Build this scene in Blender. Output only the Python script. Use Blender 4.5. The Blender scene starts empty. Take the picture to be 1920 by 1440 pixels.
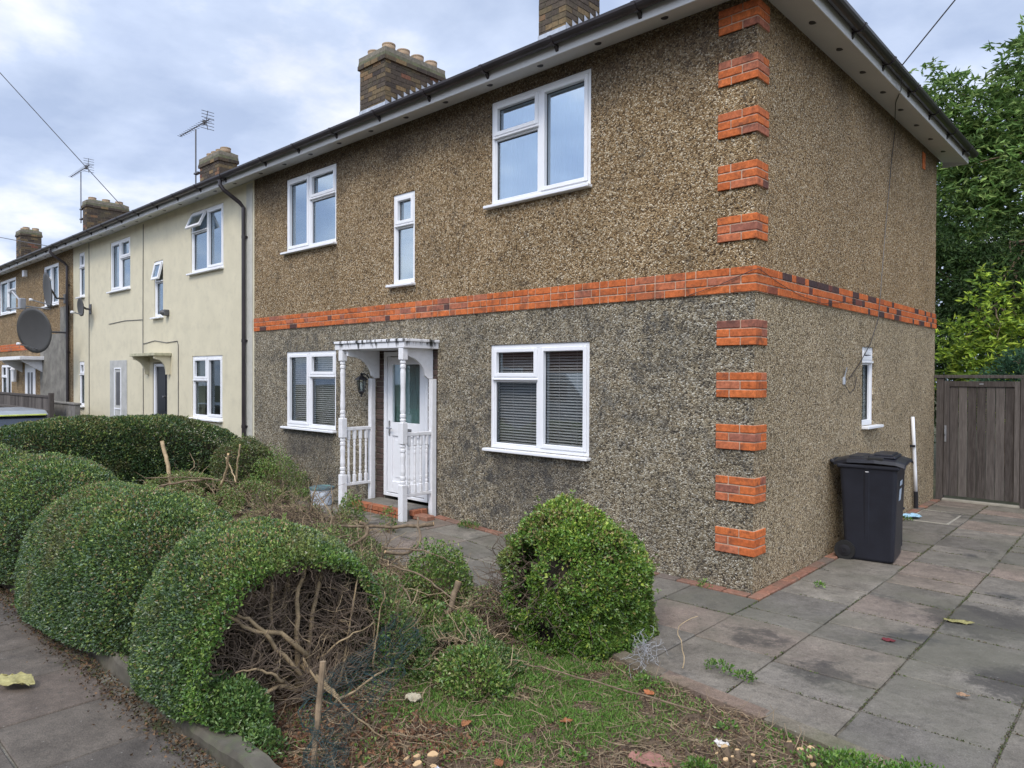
import bpy, math, random
import numpy as np
from mathutils import Matrix, Vector
random.seed(7)
R = np.random.RandomState(11)
rad = math.radians
scn = bpy.context.scene
col = scn.collection

# ---------------------------------------------------------------- camera
cam_d = bpy.data.cameras.new("camera"); cam_o = bpy.data.objects.new("camera", cam_d); col.objects.link(cam_o)
cam_d.sensor_width = 36.0; cam_d.lens = 25.09; cam_d.clip_start = 0.05; cam_d.clip_end = 2000
YAW, PIT, ROL = -0.7480, -0.0108, 0.00425
fw = Vector((math.sin(YAW)*math.cos(PIT), math.cos(YAW)*math.cos(PIT), math.sin(PIT)))
rt = Vector((math.cos(YAW), -math.sin(YAW), 0)); up = rt.cross(fw)
r2 = rt*math.cos(ROL)+up*math.sin(ROL); u2 = -rt*math.sin(ROL)+up*math.cos(ROL)
cam_o.matrix_world = Matrix(((r2.x, u2.x, -fw.x, 2.609), (r2.y, u2.y, -fw.y, -5.829), (r2.z, u2.z, -fw.z, 1.793), (0, 0, 0, 1)))
scn.camera = cam_o
scn.view_settings.view_transform = 'Standard'; scn.view_settings.look = 'None'
scn.view_settings.gamma = 1.0; scn.view_settings.exposure = 0.34
scn.cycles.max_bounces = 6; scn.cycles.transparent_max_bounces = 12

# ---------------------------------------------------------------- sky and sun
SUN_EL, SUN_AZ = rad(48), rad(158)     # azimuth clockwise from +Y: sun behind the camera, veiled by cloud
world = bpy.data.worlds.new("World"); scn.world = world; world.use_nodes = True
wn = world.node_tree; wn.nodes.clear(); WL = wn.links.new
def wnode(t, **k):
    n = wn.nodes.new(t)
    for a, b in k.items(): setattr(n, a, b)
    return n
sky = wnode('ShaderNodeTexSky', sky_type='NISHITA', sun_disc=False, sun_elevation=SUN_EL, sun_rotation=SUN_AZ, air_density=1.0, dust_density=1.5)
tc = wnode('ShaderNodeTexCoord'); sep = wnode('ShaderNodeSeparateXYZ'); WL(tc.outputs['Generated'], sep.inputs[0])
mx = wnode('ShaderNodeMath', operation='MAXIMUM'); WL(sep.outputs['Z'], mx.inputs[0]); mx.inputs[1].default_value = 0.0
ad = wnode('ShaderNodeMath', operation='ADD'); WL(mx.outputs[0], ad.inputs[0]); ad.inputs[1].default_value = 0.22
dx = wnode('ShaderNodeMath', operation='DIVIDE'); WL(sep.outputs['X'], dx.inputs[0]); WL(ad.outputs[0], dx.inputs[1])
dy = wnode('ShaderNodeMath', operation='DIVIDE'); WL(sep.outputs['Y'], dy.inputs[0]); WL(ad.outputs[0], dy.inputs[1])
cmb = wnode('ShaderNodeCombineXYZ'); WL(dx.outputs[0], cmb.inputs[0]); WL(dy.outputs[0], cmb.inputs[1])
n1 = wnode('ShaderNodeTexNoise'); n1.inputs['Scale'].default_value = 1.5; n1.inputs['Detail'].default_value = 7; n1.inputs['Roughness'].default_value = 0.56; n1.inputs['Distortion'].default_value = 0.1
WL(cmb.outputs[0], n1.inputs['Vector'])
n2 = wnode('ShaderNodeTexNoise'); n2.inputs['Scale'].default_value = 3.1; n2.inputs['Detail'].default_value = 5
mp = wnode('ShaderNodeMapping'); mp.inputs['Location'].default_value = (4.3, 1.7, 2.0); WL(cmb.outputs[0], mp.inputs[0]); WL(mp.outputs[0], n2.inputs['Vector'])
cr = wnode('ShaderNodeValToRGB'); e = cr.color_ramp.elements
e[0].position = 0.38; e[0].color = (4.3, 5.2, 7.2, 1); e[1].position = 0.63; e[1].color = (9.6, 9.7, 10.2, 1)
m_ = cr.color_ramp.elements.new(0.5); m_.color = (5.7, 6.6, 8.5, 1)
WL(n1.outputs['Fac'], cr.inputs[0])
cr2 = wnode('ShaderNodeValToRGB'); e = cr2.color_ramp.elements
e[0].position = 0.42; e[0].color = (0, 0, 0, 1); e[1].position = 0.6; e[1].color = (1, 1, 1, 1); WL(n2.outputs['Fac'], cr2.inputs[0])
cf = wnode('ShaderNodeMath', operation='MULTIPLY_ADD'); WL(cr2.outputs[0], cf.inputs[0]); cf.inputs[1].default_value = 0.14; cf.inputs[2].default_value = 0.84
mixc = wnode('ShaderNodeMix', data_type='RGBA'); WL(cf.outputs[0], mixc.inputs[0]); WL(sky.outputs[0], mixc.inputs[6]); WL(cr.outputs[0], mixc.inputs[7])
# cloud is brighter towards the veiled sun
sd = wnode('ShaderNodeVectorMath', operation='DOT_PRODUCT'); WL(tc.outputs['Generated'], sd.inputs[0])
sd.inputs[1].default_value = (math.sin(SUN_AZ)*math.cos(SUN_EL), math.cos(SUN_AZ)*math.cos(SUN_EL), math.sin(SUN_EL))
mr = wnode('ShaderNodeMapRange'); WL(sd.outputs['Value'], mr.inputs[0]); mr.inputs[1].default_value = 0.15; mr.inputs[2].default_value = 1.0; mr.inputs[3].default_value = 1.0; mr.inputs[4].default_value = 2.3
mul = wnode('ShaderNodeVectorMath', operation='SCALE'); WL(mixc.outputs[2], mul.inputs[0]); WL(mr.outputs[0], mul.inputs['Scale'])
bg = wnode('ShaderNodeBackground'); bg.inputs[1].default_value = 0.098; WL(mul.outputs[0], bg.inputs[0])
wo = wnode('ShaderNodeOutputWorld'); WL(bg.outputs[0], wo.inputs[0])
sun_d = bpy.data.lights.new("sun", 'SUN'); sun_d.energy = 1.5; sun_d.angle = rad(18); sun_d.color = (1.0, 0.91, 0.79)
sun_o = bpy.data.objects.new("sun", sun_d); col.objects.link(sun_o); sun_o.location = (5, -10, 15)
sv = Vector((math.sin(SUN_AZ)*math.cos(SUN_EL), math.cos(SUN_AZ)*math.cos(SUN_EL), math.sin(SUN_EL)))
sun_o.rotation_euler = sv.to_track_quat('Z', 'Y').to_euler()

# ---------------------------------------------------------------- helpers
def tag(o, label=None, cat=None, group=None, kind=None):
    if label: o['label'] = label
    if cat: o['category'] = cat
    if group: o['group'] = group
    if kind: o['kind'] = kind
    return o
def empty(name, loc, label, cat, group=None):
    o = bpy.data.objects.new(name, None); o.location = loc; o.empty_display_size = 0.2; col.objects.link(o)
    return tag(o, label, cat, group)
def link(name, me, parent=None):
    o = bpy.data.objects.new(name, me); col.objects.link(o)
    if parent:
        o.parent = parent
        off = Vector(parent.location)
        p = parent.parent
        while p: off += Vector(p.location); p = p.parent
        o.matrix_parent_inverse = Matrix.Identity(4)
        o.location = -off
    return o
class MB:
    def __init__(s): s.v = []; s.f = []; s.m = []
    def add(s, V, F, m=0):
        b = len(s.v); s.v += [tuple(map(float, p)) for p in V]; s.f += [tuple(b+i for i in f) for f in F]; s.m += [m]*len(F)
    def box(s, x0, x1, y0, y1, z0, z1, m=0):
        V = [(x0,y0,z0),(x1,y0,z0),(x1,y1,z0),(x0,y1,z0),(x0,y0,z1),(x1,y0,z1),(x1,y1,z1),(x0,y1,z1)]
        s.add(V, [(0,3,2,1),(4,5,6,7),(0,1,5,4),(1,2,6,5),(2,3,7,6),(3,0,4,7)], m)
    def bbox(s, x0, x1, y0, y1, z0, z1, b=0.004, m=0):
        """box with chamfered edges"""
        V = []; idx = {}
        X = (x0, x1); Y = (y0, y1); Z = (z0, z1)
        for i in (0,1):
            for j in (0,1):
                for k in (0,1):
                    sx = b if i == 0 else -b; sy = b if j == 0 else -b; sz = b if k == 0 else -b
                    idx[(i,j,k,0)] = len(V); V.append((X[i], Y[j]+sy, Z[k]+sz))
                    idx[(i,j,k,1)] = len(V); V.append((X[i]+sx, Y[j], Z[k]+sz))
                    idx[(i,j,k,2)] = len(V); V.append((X[i]+sx, Y[j]+sy, Z[k]))
        I = lambda i,j,k,a: idx[(i,j,k,a)]
        F = [(I(0,0,0,0),I(0,0,1,0),I(0,1,1,0),I(0,1,0,0)), (I(1,0,0,0),I(1,1,0,0),I(1,1,1,0),I(1,0,1,0)),
             (I(0,0,0,1),I(1,0,0,1),I(1,0,1,1),I(0,0,1,1)), (I(0,1,0,1),I(0,1,1,1),I(1,1,1,1),I(1,1,0,1)),
             (I(0,0,0,2),I(0,1,0,2),I(1,1,0,2),I(1,0,0,2)), (I(0,0,1,2),I(1,0,1,2),I(1,1,1,2),I(0,1,1,2))]
        for j in (0,1):
            for k in (0,1): F.append((I(0,j,k,1),I(1,j,k,1),I(1,j,k,2),I(0,j,k,2)))
        for i in (0,1):
            for k in (0,1): F.append((I(i,0,k,0),I(i,1,k,0),I(i,1,k,2),I(i,0,k,2)))
            for j in (0,1): F.append((I(i,j,0,0),I(i,j,1,0),I(i,j,1,1),I(i,j,0,1)))
        for i in (0,1):
            for j in (0,1):
                for k in (0,1): F.append((I(i,j,k,0),I(i,j,k,1),I(i,j,k,2)))
        s.add(V, F, m)
    def prism(s, poly, a0, a1, axis='x', m=0):
        n = len(poly)
        def P(a, p):
            return {'x': (a, p[0], p[1]), 'y': (p[0], a, p[1]), 'z': (p[0], p[1], a)}[axis]
        V = [P(a0, p) for p in poly]+[P(a1, p) for p in poly]
        s.add(V, [tuple(range(n))[::-1], tuple(range(n, 2*n))]+[(i, (i+1) % n, n+(i+1) % n, n+i) for i in range(n)], m)
    def tube(s, pts, rr, n=6, m=0, cap=True):
        pts = [Vector(p) for p in pts]
        if not hasattr(rr, '__len__'): rr = [rr]*len(pts)
        V = []; F = []; a = None
        for i, p in enumerate(pts):
            t = (pts[min(i+1, len(pts)-1)]-pts[max(i-1, 0)]); t = t.normalized() if t.length > 1e-9 else Vector((0,0,1))
            if a is None: a = t.orthogonal().normalized()
            else:
                a = a-t*a.dot(t); a = a.normalized() if a.length > 1e-6 else t.orthogonal().normalized()
            b = t.cross(a)
            for k in range(n):
                w = 2*math.pi*k/n; V.append(p+(a*math.cos(w)+b*math.sin(w))*rr[i])
        for i in range(len(pts)-1):
            for k in range(n): F.append((i*n+k, i*n+(k+1) % n, (i+1)*n+(k+1) % n, (i+1)*n+k))
        if cap: F += [tuple(range(n))[::-1], tuple((len(pts)-1)*n+k for k in range(n))]
        s.add(V, F, m)
    def lathe(s, prof, c, n=16, m=0, axis='z'):
        V = []; F = []
        for (r, z) in prof:
            for k in range(n):
                w = 2*math.pi*k/n
                p = {'z': (r*math.cos(w), r*math.sin(w), z), 'x': (z, r*math.cos(w), r*math.sin(w)), 'y': (r*math.cos(w), z, r*math.sin(w))}[axis]
                V.append((c[0]+p[0], c[1]+p[1], c[2]+p[2]))
        for i in range(len(prof)-1):
            for k in range(n): F.append((i*n+k, i*n+(k+1) % n, (i+1)*n+(k+1) % n, (i+1)*n+k))
        F += [tuple(range(n))[::-1], tuple((len(prof)-1)*n+k for k in range(n))]
        s.add(V, F, m)
    def build(s, name, mats, parent=None, smooth=False, fix=True):
        me = bpy.data.meshes.new(name); me.from_pydata(s.v, [], s.f)
        if not isinstance(mats, (list, tuple)): mats = [mats]
        for m in mats: me.materials.append(m)
        if len(mats) > 1: me.polygons.foreach_set('material_index', s.m)
        if fix:
            import bmesh
            bm = bmesh.new(); bm.from_mesh(me); bmesh.ops.recalc_face_normals(bm, faces=bm.faces); bm.to_mesh(me); bm.free()
        if smooth: me.polygons.foreach_set('use_smooth', [True]*len(me.polygons))
        me.update()
        return link(name, me, parent)
def box_obj(name, mat, parent, *a, b=0.004):
    m = MB(); m.bbox(*a, b=b); return m.build(name, mat, parent)

# ---- lattice noise
_H = np.random.RandomState(3).rand(64, 64, 64).astype(np.float32)
def vnoise(P, scale):
    P = np.asarray(P, float)*scale; i = np.floor(P).astype(int); f = P-i; f = f*f*(3-2*f); r = 0
    for a in (0,1):
        for b in (0,1):
            for c in (0,1):
                w = (f[:,0] if a else 1-f[:,0])*(f[:,1] if b else 1-f[:,1])*(f[:,2] if c else 1-f[:,2])
                r = r+w*_H[(i[:,0]+a) % 64, (i[:,1]+b) % 64, (i[:,2]+c) % 64]
    return r
def fbm(P, s, o=3):
    r = 0; a = 1; t = 0
    for k in range(o): r = r+a*vnoise(P, s*2**k); t += a; a *= .5
    return r/t
def gz(x, y=0):
    z = np.interp(x, [-40, -14, -9, -7, -4, -3, -1, 6], [-.4, -.3, .06, .1, .075, .03, -.045, -.055])
    return z+.05*np.clip((np.asarray(y)-1)/4, 0, 1)
def np_mesh(name, V, F, mats, parent=None, colr=None, smooth=False):
    """V (n,3), F (m,k) arrays"""
    me = bpy.data.meshes.new(name); n, k = len(V), F.shape[1]
    me.vertices.add(n); me.vertices.foreach_set('co', np.ascontiguousarray(V, np.float32).ravel())
    me.loops.add(F.size); me.loops.foreach_set('vertex_index', F.astype(np.int32).ravel())
    me.polygons.add(len(F)); me.polygons.foreach_set('loop_start', np.arange(0, F.size, k, dtype=np.int32))
    me.polygons.foreach_set('use_smooth', np.full(len(F), smooth))
    if colr is not None:
        at = me.color_attributes.new('Col', 'FLOAT_COLOR', 'POINT')
        at.data.foreach_set('color', np.concatenate([colr, np.ones((n, 1))], 1).astype(np.float32).ravel())
    me.materials.append(mats); me.update(calc_edges=True); me.validate()
    return link(name, me, parent)
def leaves(name, P, N, L, W, C, mat, parent=None, jit=0.6, droop=0.0):
    """one folded kite per leaf; P root points, N outward direction, L/W length and width, C colours"""
    n = len(P); L = np.broadcast_to(L, (n,))*(0.7+0.6*R.rand(n)); W = np.broadcast_to(W, (n,))*(0.7+0.6*R.rand(n))
    D = N+R.normal(0, jit, (n, 3)); D[:, 2] -= droop; D /= np.linalg.norm(D, axis=1)[:, None]
    T = np.cross(D, R.normal(0, 1, (n, 3))); T /= np.linalg.norm(T, axis=1)[:, None]+1e-9
    U = np.cross(D, T)
    mid = P+D*(L*.45)[:, None]; fo = U*(W*.25)[:, None]
    V = np.stack([P, mid-T*(W*.5)[:, None]+fo, P+D*L[:, None]-U*(L*.1)[:, None], mid+T*(W*.5)[:, None]+fo], 1).reshape(-1, 3)
    b = np.arange(n)[:, None]*4
    F = np.concatenate([b+np.array([0, 1, 2]), b+np.array([0, 2, 3])], 0)
    return np_mesh(name, V, F, mat, parent, np.repeat(C, 4, 0))
def pick(n, cols, w=None, var=.25):
    cols = np.array(cols, float); k = R.choice(len(cols), n, p=None if w is None else np.array(w)/np.sum(w))
    return cols[k]*(1-var+2*var*R.rand(n, 1))
def wig(p, d, L, n=5, k=.35, up=0.0):
    """a crooked twig path"""
    p = Vector(p); d = Vector(d).normalized(); out = [p.copy()]
    for i in range(n):
        d = (d+Vector((random.gauss(0, k), random.gauss(0, k), random.gauss(0, k)+up))).normalized(); p = p+d*(L/n); out.append(p.copy())
    return out

# ---------------------------------------------------------------- materials
def newmat(name):
    m = bpy.data.materials.new(name); m.use_nodes = True; nt = m.node_tree
    return m, nt, nt.nodes['Principled BSDF'], nt.links.new
def nd(nt, t, **k):
    n = nt.nodes.new(t)
    for a, b in k.items():
        if a in ('operation', 'data_type', 'blend_type', 'feature', 'attribute_name', 'distance', 'noise_dimensions'): setattr(n, a, b)
        else: n.inputs[a.replace('_', ' ')].default_value = b
    return n
def ramp(nt, src, stops):
    r = nt.nodes.new('ShaderNodeValToRGB'); el = r.color_ramp.elements
    while len(el) > 2: el.remove(el[-1])
    for i, (p, c) in enumerate(stops):
        c = (c, c, c, 1) if not hasattr(c, '__len__') else tuple(c)+(1,)
        if i < 2: el[i].position = p; el[i].color = c
        else: q = el.new(p); q.color = c
    nt.links.new(src, r.inputs[0]); return r.outputs[0]
def mixrgb(nt, fac, a, b, mode='MIX'):
    n = nt.nodes.new('ShaderNodeMix'); n.data_type = 'RGBA'; n.blend_type = mode
    for s, v in ((0, fac), (6, a), (7, b)):
        if hasattr(v, 'is_linked') or hasattr(v, 'links'): nt.links.new(v, n.inputs[s])
        else: n.inputs[s].default_value = v if s == 0 else (tuple(v)+(1,) if hasattr(v, '__len__') else (v, v, v, 1))
    return n.outputs[2]
def math_(nt, op, a, b=None, c=None, clamp=False):
    n = nt.nodes.new('ShaderNodeMath'); n.operation = op; n.use_clamp = clamp
    for i, v in enumerate((a, b, c)):
        if v is None: continue
        if hasattr(v, 'links'): nt.links.new(v, n.inputs[i])
        else: n.inputs[i].default_value = v
    return n.outputs[0]
def objco(nt): return nt.nodes.new('ShaderNodeTexCoord').outputs['Object']
def geopos(nt): return nt.nodes.new('ShaderNodeNewGeometry').outputs['Position']
def noise(nt, co, sc, det=4, ro=.55, stretch=None):
    if stretch:
        mpn = nt.nodes.new('ShaderNodeMapping'); mpn.inputs['Scale'].default_value = stretch; nt.links.new(co, mpn.inputs[0]); co = mpn.outputs[0]
    n = nd(nt, 'ShaderNodeTexNoise', Scale=sc, Detail=det, Roughness=ro); nt.links.new(co, n.inputs['Vector']); return n.outputs['Fac']
def bump(nt, h, bs, st=.5, d=.01):
    b = nd(nt, 'ShaderNodeBump', Strength=st, Distance=d); nt.links.new(h, b.inputs['Height']); nt.links.new(b.outputs[0], bs.inputs['Normal'])
def plain(name, c, rough=.6, metal=0, var=.12, sc=6, spec=.4, bmp=0, bsc=60, dirt=None, dirtamt=.5):
    m, nt, bs, Lk = newmat(name); co = geopos(nt)
    lo = [x*(1-var) for x in c]; hi = [min(1, x*(1+var)) for x in c]
    cc = ramp(nt, noise(nt, co, sc, 6), [(.3, lo), (.7, hi)])
    if dirt:
        d = ramp(nt, noise(nt, co, sc*1.7, 8, .7), [(.5, 0.), (.72, dirtamt)]); cc = mixrgb(nt, d, cc, dirt)
    Lk(cc, bs.inputs['Base Color']); bs.inputs['Roughness'].default_value = rough; bs.inputs['Metallic'].default_value = metal
    bs.inputs['Specular IOR Level'].default_value = spec
    if bmp: bump(nt, noise(nt, co, bsc, 6), bs, bmp, .004)
    return m
def pebbledash(name, stops, tint_lo, tint_hi, stain, stain_lo, stain_hi, top=None, under=(), scale=76):
    m, nt, bs, Lk = newmat(name); co = geopos(nt)
    wob = nt.nodes.new('ShaderNodeVectorMath'); wob.operation = 'MULTIPLY_ADD'
    nz = nd(nt, 'ShaderNodeTexNoise', Scale=40., Detail=2.); Lk(co, nz.inputs['Vector'])
    Lk(nz.outputs['Color'], wob.inputs[0]); wob.inputs[1].default_value = (.012, .012, .012); Lk(co, wob.inputs[2])
    v = nd(nt, 'ShaderNodeTexVoronoi', Scale=float(scale)); Lk(wob.outputs[0], v.inputs['Vector'])
    ve = nd(nt, 'ShaderNodeTexVoronoi', Scale=float(scale), feature='DISTANCE_TO_EDGE'); Lk(wob.outputs[0], ve.inputs['Vector'])
    sp = nt.nodes.new('ShaderNodeSeparateColor'); Lk(v.outputs['Color'], sp.inputs[0])
    c = ramp(nt, sp.outputs[0], stops)
    edge = ramp(nt, ve.outputs[0], [(.0, (.34, .32, .3)), (.16, (1., 1., 1.))])
    c = mixrgb(nt, 1.0, c, edge, 'MULTIPLY')
    c = mixrgb(nt, 1.0, c, ramp(nt, noise(nt, co, 1.3, 5), [(.3, tint_lo), (.72, tint_hi)]), 'MULTIPLY')
    s = ramp(nt, noise(nt, co, 5.5, 9, .72), [(stain_lo, 0.), (stain_hi, 1.)])
    s2 = ramp(nt, noise(nt, co, .8, 3), [(.35, .25), (.65, 1.)])
    c = mixrgb(nt, math_(nt, 'MULTIPLY', s, s2), c, mixrgb(nt, .78, c, stain))
    for (ua, ub, uz) in under:   # rain-washed dirt that has run down from the sills
        sz = nt.nodes.new('ShaderNodeSeparateXYZ'); Lk(co, sz.inputs[0]); w1 = noise(nt, co, 3, 6, .7)
        a1 = math_(nt, 'MULTIPLY', math_(nt, 'SUBTRACT', math_(nt, 'MULTIPLY_ADD', w1, .3, sz.outputs[0]), ua+.12), 7, clamp=True)
        b1 = math_(nt, 'MULTIPLY', math_(nt, 'SUBTRACT', ub+.16, math_(nt, 'MULTIPLY_ADD', w1, .3, sz.outputs[0])), 7, clamp=True)
        d1 = math_(nt, 'MULTIPLY', math_(nt, 'SUBTRACT', uz, sz.outputs[2]), 12, clamp=True)
        f1 = math_(nt, 'MULTIPLY_ADD', math_(nt, 'SUBTRACT', sz.outputs[2], uz-.9), 1.1, math_(nt, 'MULTIPLY', w1, .5), clamp=True)
        mk = math_(nt, 'MULTIPLY', math_(nt, 'MULTIPLY', a1, b1), math_(nt, 'MULTIPLY', d1, f1))
        c = mixrgb(nt, math_(nt, 'MULTIPLY', mk, .62), c, mixrgb(nt, .8, c, (.045, .045, .048)))
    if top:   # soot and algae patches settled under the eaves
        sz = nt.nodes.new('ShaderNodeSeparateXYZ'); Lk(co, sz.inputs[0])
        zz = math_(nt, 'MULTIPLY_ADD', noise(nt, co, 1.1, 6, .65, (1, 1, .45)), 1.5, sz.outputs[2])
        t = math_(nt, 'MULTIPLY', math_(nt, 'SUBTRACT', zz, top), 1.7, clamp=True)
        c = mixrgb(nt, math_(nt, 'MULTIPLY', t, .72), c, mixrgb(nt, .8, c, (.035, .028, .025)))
    Lk(c, bs.inputs['Base Color']); bs.inputs['Roughness'].default_value = .8; bs.inputs['Specular IOR Level'].default_value = .25
    h = math_(nt, 'MULTIPLY_ADD', v.outputs['Distance'], -1.0, 1.0)
    bump(nt, math_(nt, 'ADD', h, math_(nt, 'MULTIPLY', sp.outputs[1], .5)), bs, .9, .012)
    return m
def brickmat(name, cols, rough=.8, dirt=None, dlo=.5, dhi=.75, mottle=.3):
    m, nt, bs, Lk = newmat(name); co = geopos(nt)
    rnd = nt.nodes.new('ShaderNodeNewGeometry').outputs['Random Per Island']
    rnd = math_(nt, 'FRACT', math_(nt, 'ADD', rnd, math_(nt, 'MULTIPLY', nt.nodes.new('ShaderNodeObjectInfo').outputs['Random'], 7.3)))
    c = ramp(nt, rnd, cols)
    c = mixrgb(nt, 1., c, ramp(nt, noise(nt, co, 30, 6, .7), [(.3, 1-mottle), (.7, 1+mottle)]), 'MULTIPLY')
    if dirt:
        s = ramp(nt, noise(nt, co, 4, 8, .72), [(dlo, 0.), (dhi, .85)]); c = mixrgb(nt, s, c, dirt)
    Lk(c, bs.inputs['Base Color']); bs.inputs['Roughness'].default_value = rough; bs.inputs['Specular IOR Level'].default_value = .2
    bump(nt, noise(nt, co, 90, 5, .7), bs, .5, .004); return m
def leafmat(name, rough=.42, spec=.5, trans=.25):
    m, nt, bs, Lk = newmat(name)
    a = nd(nt, 'ShaderNodeVertexColor'); a.layer_name = 'Col'
    Lk(a.outputs[0], bs.inputs['Base Color']); bs.inputs['Roughness'].default_value = rough; bs.inputs['Specular IOR Level'].default_value = spec
    t = nt.nodes.new('ShaderNodeBsdfTranslucent'); Lk(a.outputs[0], t.inputs[0])
    mixs = nt.nodes.new('ShaderNodeMixShader'); mixs.inputs[0].default_value = trans
    Lk(bs.outputs[0], mixs.inputs[1]); Lk(t.outputs[0], mixs.inputs[2]); Lk(mixs.outputs[0], nt.nodes['Material Output'].inputs[0])
    return m
def glassmat(name, refl=.22, tint=(.75, .8, .82)):
    m, nt, bs, Lk = newmat(name); nt.nodes.remove(bs)
    tr = nt.nodes.new('ShaderNodeBsdfTransparent'); tr.inputs[0].default_value = tuple(tint)+(1,)
    gl = nt.nodes.new('ShaderNodeBsdfGlossy'); gl.inputs['Roughness'].default_value = .015; gl.inputs[0].default_value = (.80, .91, 1, 1)
    co = geopos(nt); b = nd(nt, 'ShaderNodeBump', Strength=.04, Distance=.01); Lk(noise(nt, co, 2.2, 2), b.inputs['Height']); Lk(b.outputs[0], gl.inputs['Normal'])
    mixs = nt.nodes.new('ShaderNodeMixShader'); mixs.inputs[0].default_value = refl
    Lk(tr.outputs[0], mixs.inputs[1]); Lk(gl.outputs[0], mixs.inputs[2]); Lk(mixs.outputs[0], nt.nodes['Material Output'].inputs[0])
    return m
M = {}
peb = [(.0, (.06, .042, .026)), (.12, (.16, .105, .052)), (.34, (.33, .225, .112)), (.58, (.44, .325, .178)), (.8, (.54, .425, .265)), (.95, (.78, .69, .52))]
peb2 = [(.0, (.06, .052, .042)), (.14, (.19, .15, .10)), (.36, (.37, .295, .185)), (.6, (.50, .415, .28)), (.8, (.61, .53, .385)), (.95, (.82, .75, .61))]
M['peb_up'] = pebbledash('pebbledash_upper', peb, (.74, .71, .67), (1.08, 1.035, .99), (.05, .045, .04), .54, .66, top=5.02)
M['peb_lo'] = pebbledash('pebbledash_lower', peb2, (.60, .625, .65), (.92, .935, .935), (.05, .052, .054), .46, .60, under=[(-3.14, -1.73, .97), (-7.66, -6.27, .99)])
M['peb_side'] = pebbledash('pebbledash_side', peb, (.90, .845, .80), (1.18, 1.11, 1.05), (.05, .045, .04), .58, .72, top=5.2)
M['peb_side_lo'] = pebbledash('pebbledash_side_lower', peb2, (.86, .815, .74), (1.13, 1.07, .98), (.05, .05, .05), .55, .70)
M['peb_far'] = pebbledash('pebbledash_far', peb, (.72, .66, .58), (.98, .9, .8), (.06, .055, .05), .5, .68)
M['cream'] = plain('cream_render', (.62, .57, .42), .85, var=.06, sc=2.5, bmp=.25, bsc=120, dirt=(.38, .35, .27), dirtamt=.35)
M['red'] = brickmat('red_brick', [(.0, (.43, .11, .034)), (.35, (.54, .15, .046)), (.62, (.47, .125, .04)), (.8, (.45, .15, .075)), (.965, (.28, .11, .075)), (.995, (.09, .045, .04))], dirt=(.06, .04, .035), dlo=.52, dhi=.68, mottle=.4)
M['redside'] = brickmat('red_brick_burnt', [(.0, (.45, .11, .034)), (.45, (.53, .145, .045)), (.68, (.45, .12, .04)), (.76, (.17, .06, .045)), (.86, (.09, .05, .045)), (.96, (.06, .04, .04))], dirt=(.1, .05, .05), dlo=.62, dhi=.8)
M['mortar'] = plain('mortar', (.50, .36, .26), .9, var=.25, sc=20, dirt=(.12, .08, .07))
M['stock'] = brickmat('stock_brick', [(.0, (.05, .04, .035)), (.3, (.095, .075, .055)), (.55, (.07, .055, .045)), (.78, (.14, .105, .06)), (.92, (.21, .145, .075)), (.98, (.17, .075, .05))], dirt=(.12, .115, .06), dlo=.52, dhi=.8, mottle=.45)
M['stockmortar'] = plain('old_mortar', (.20, .18, .14), .95, var=.3, sc=20, dirt=(.06, .06, .045))
M['moss'] = plain('mossy_cement', (.11, .105, .07), .95, var=.35, sc=14, dirt=(.10, .14, .03), dirtamt=.9, bmp=.6)
M['pot'] = plain('terracotta_pot', (.30, .215, .14), .85, var=.15, sc=8, dirt=(.28, .24, .14), dirtamt=.6)
M['lead'] = plain('lead_flashing', (.42, .46, .52), .5, var=.2, sc=12)
M['upvc'] = plain('white_upvc', (.80, .81, .83), .35, var=.03, sc=3, spec=.5)
M['paint'] = plain('white_paint', (.76, .76, .77), .5, var=.05, sc=8, dirt=(.45, .44, .40), dirtamt=.35)
M['canopyp'] = plain('stained_white_paint', (.76, .76, .77), .5, var=.04, sc=7)
M['soffit'] = plain('soffit_board', (.60, .595, .58), .5, var=.04, sc=3)
M['gutter'] = plain('brown_black_plastic', (.032, .026, .028), .32, var=.3, sc=5, spec=.5)
M['blackp'] = plain('black_plastic', (.018, .018, .022), .38, var=.2, sc=9, spec=.45)
M['binp'] = plain('dark_blue_black_plastic', (.013, .0145, .022), .42, var=.22, sc=7, spec=.45, bmp=.15, bsc=300)
M['rubber'] = plain('rubber', (.015, .015, .015), .8)
M['dark'] = plain('dark_void', (.008, .008, .008), .9)
M['metal'] = plain('grey_metal', (.35, .36, .38), .4, metal=.6)
M['darkmetal'] = plain('dark_grey_metal', (.10, .10, .105), .5, metal=.2)
M['dish'] = plain('dish_coating', (.065, .064, .062), .55, var=.05)
M['slat'] = plain('blind_slat', (.72, .62, .60), .5, var=.04)
M['net'] = plain('net_curtain', (.40, .47, .54), .9, var=.08, sc=3)
M['netgreen'] = plain('green_net_curtain', (.30, .42, .40), .9, var=.1, sc=3)
M['glass_up'] = glassmat('window_glass_upper', .40, (.62, .68, .72))
M['glass_lo'] = glassmat('window_glass_lower', .12, (.8, .84, .84))
M['room'] = plain('room_plaster', (.20, .19, .17), .9)
M['roof'] = plain('roof_tiles', (.11, .075, .06), .85, var=.35, sc=9)
M['letter'] = plain('chrome', (.5, .5, .52), .25, metal=.9)
M['wood_old'] = plain('weathered_fence_wood', (.115, .098, .088), .85, var=.3, sc=5)
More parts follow.
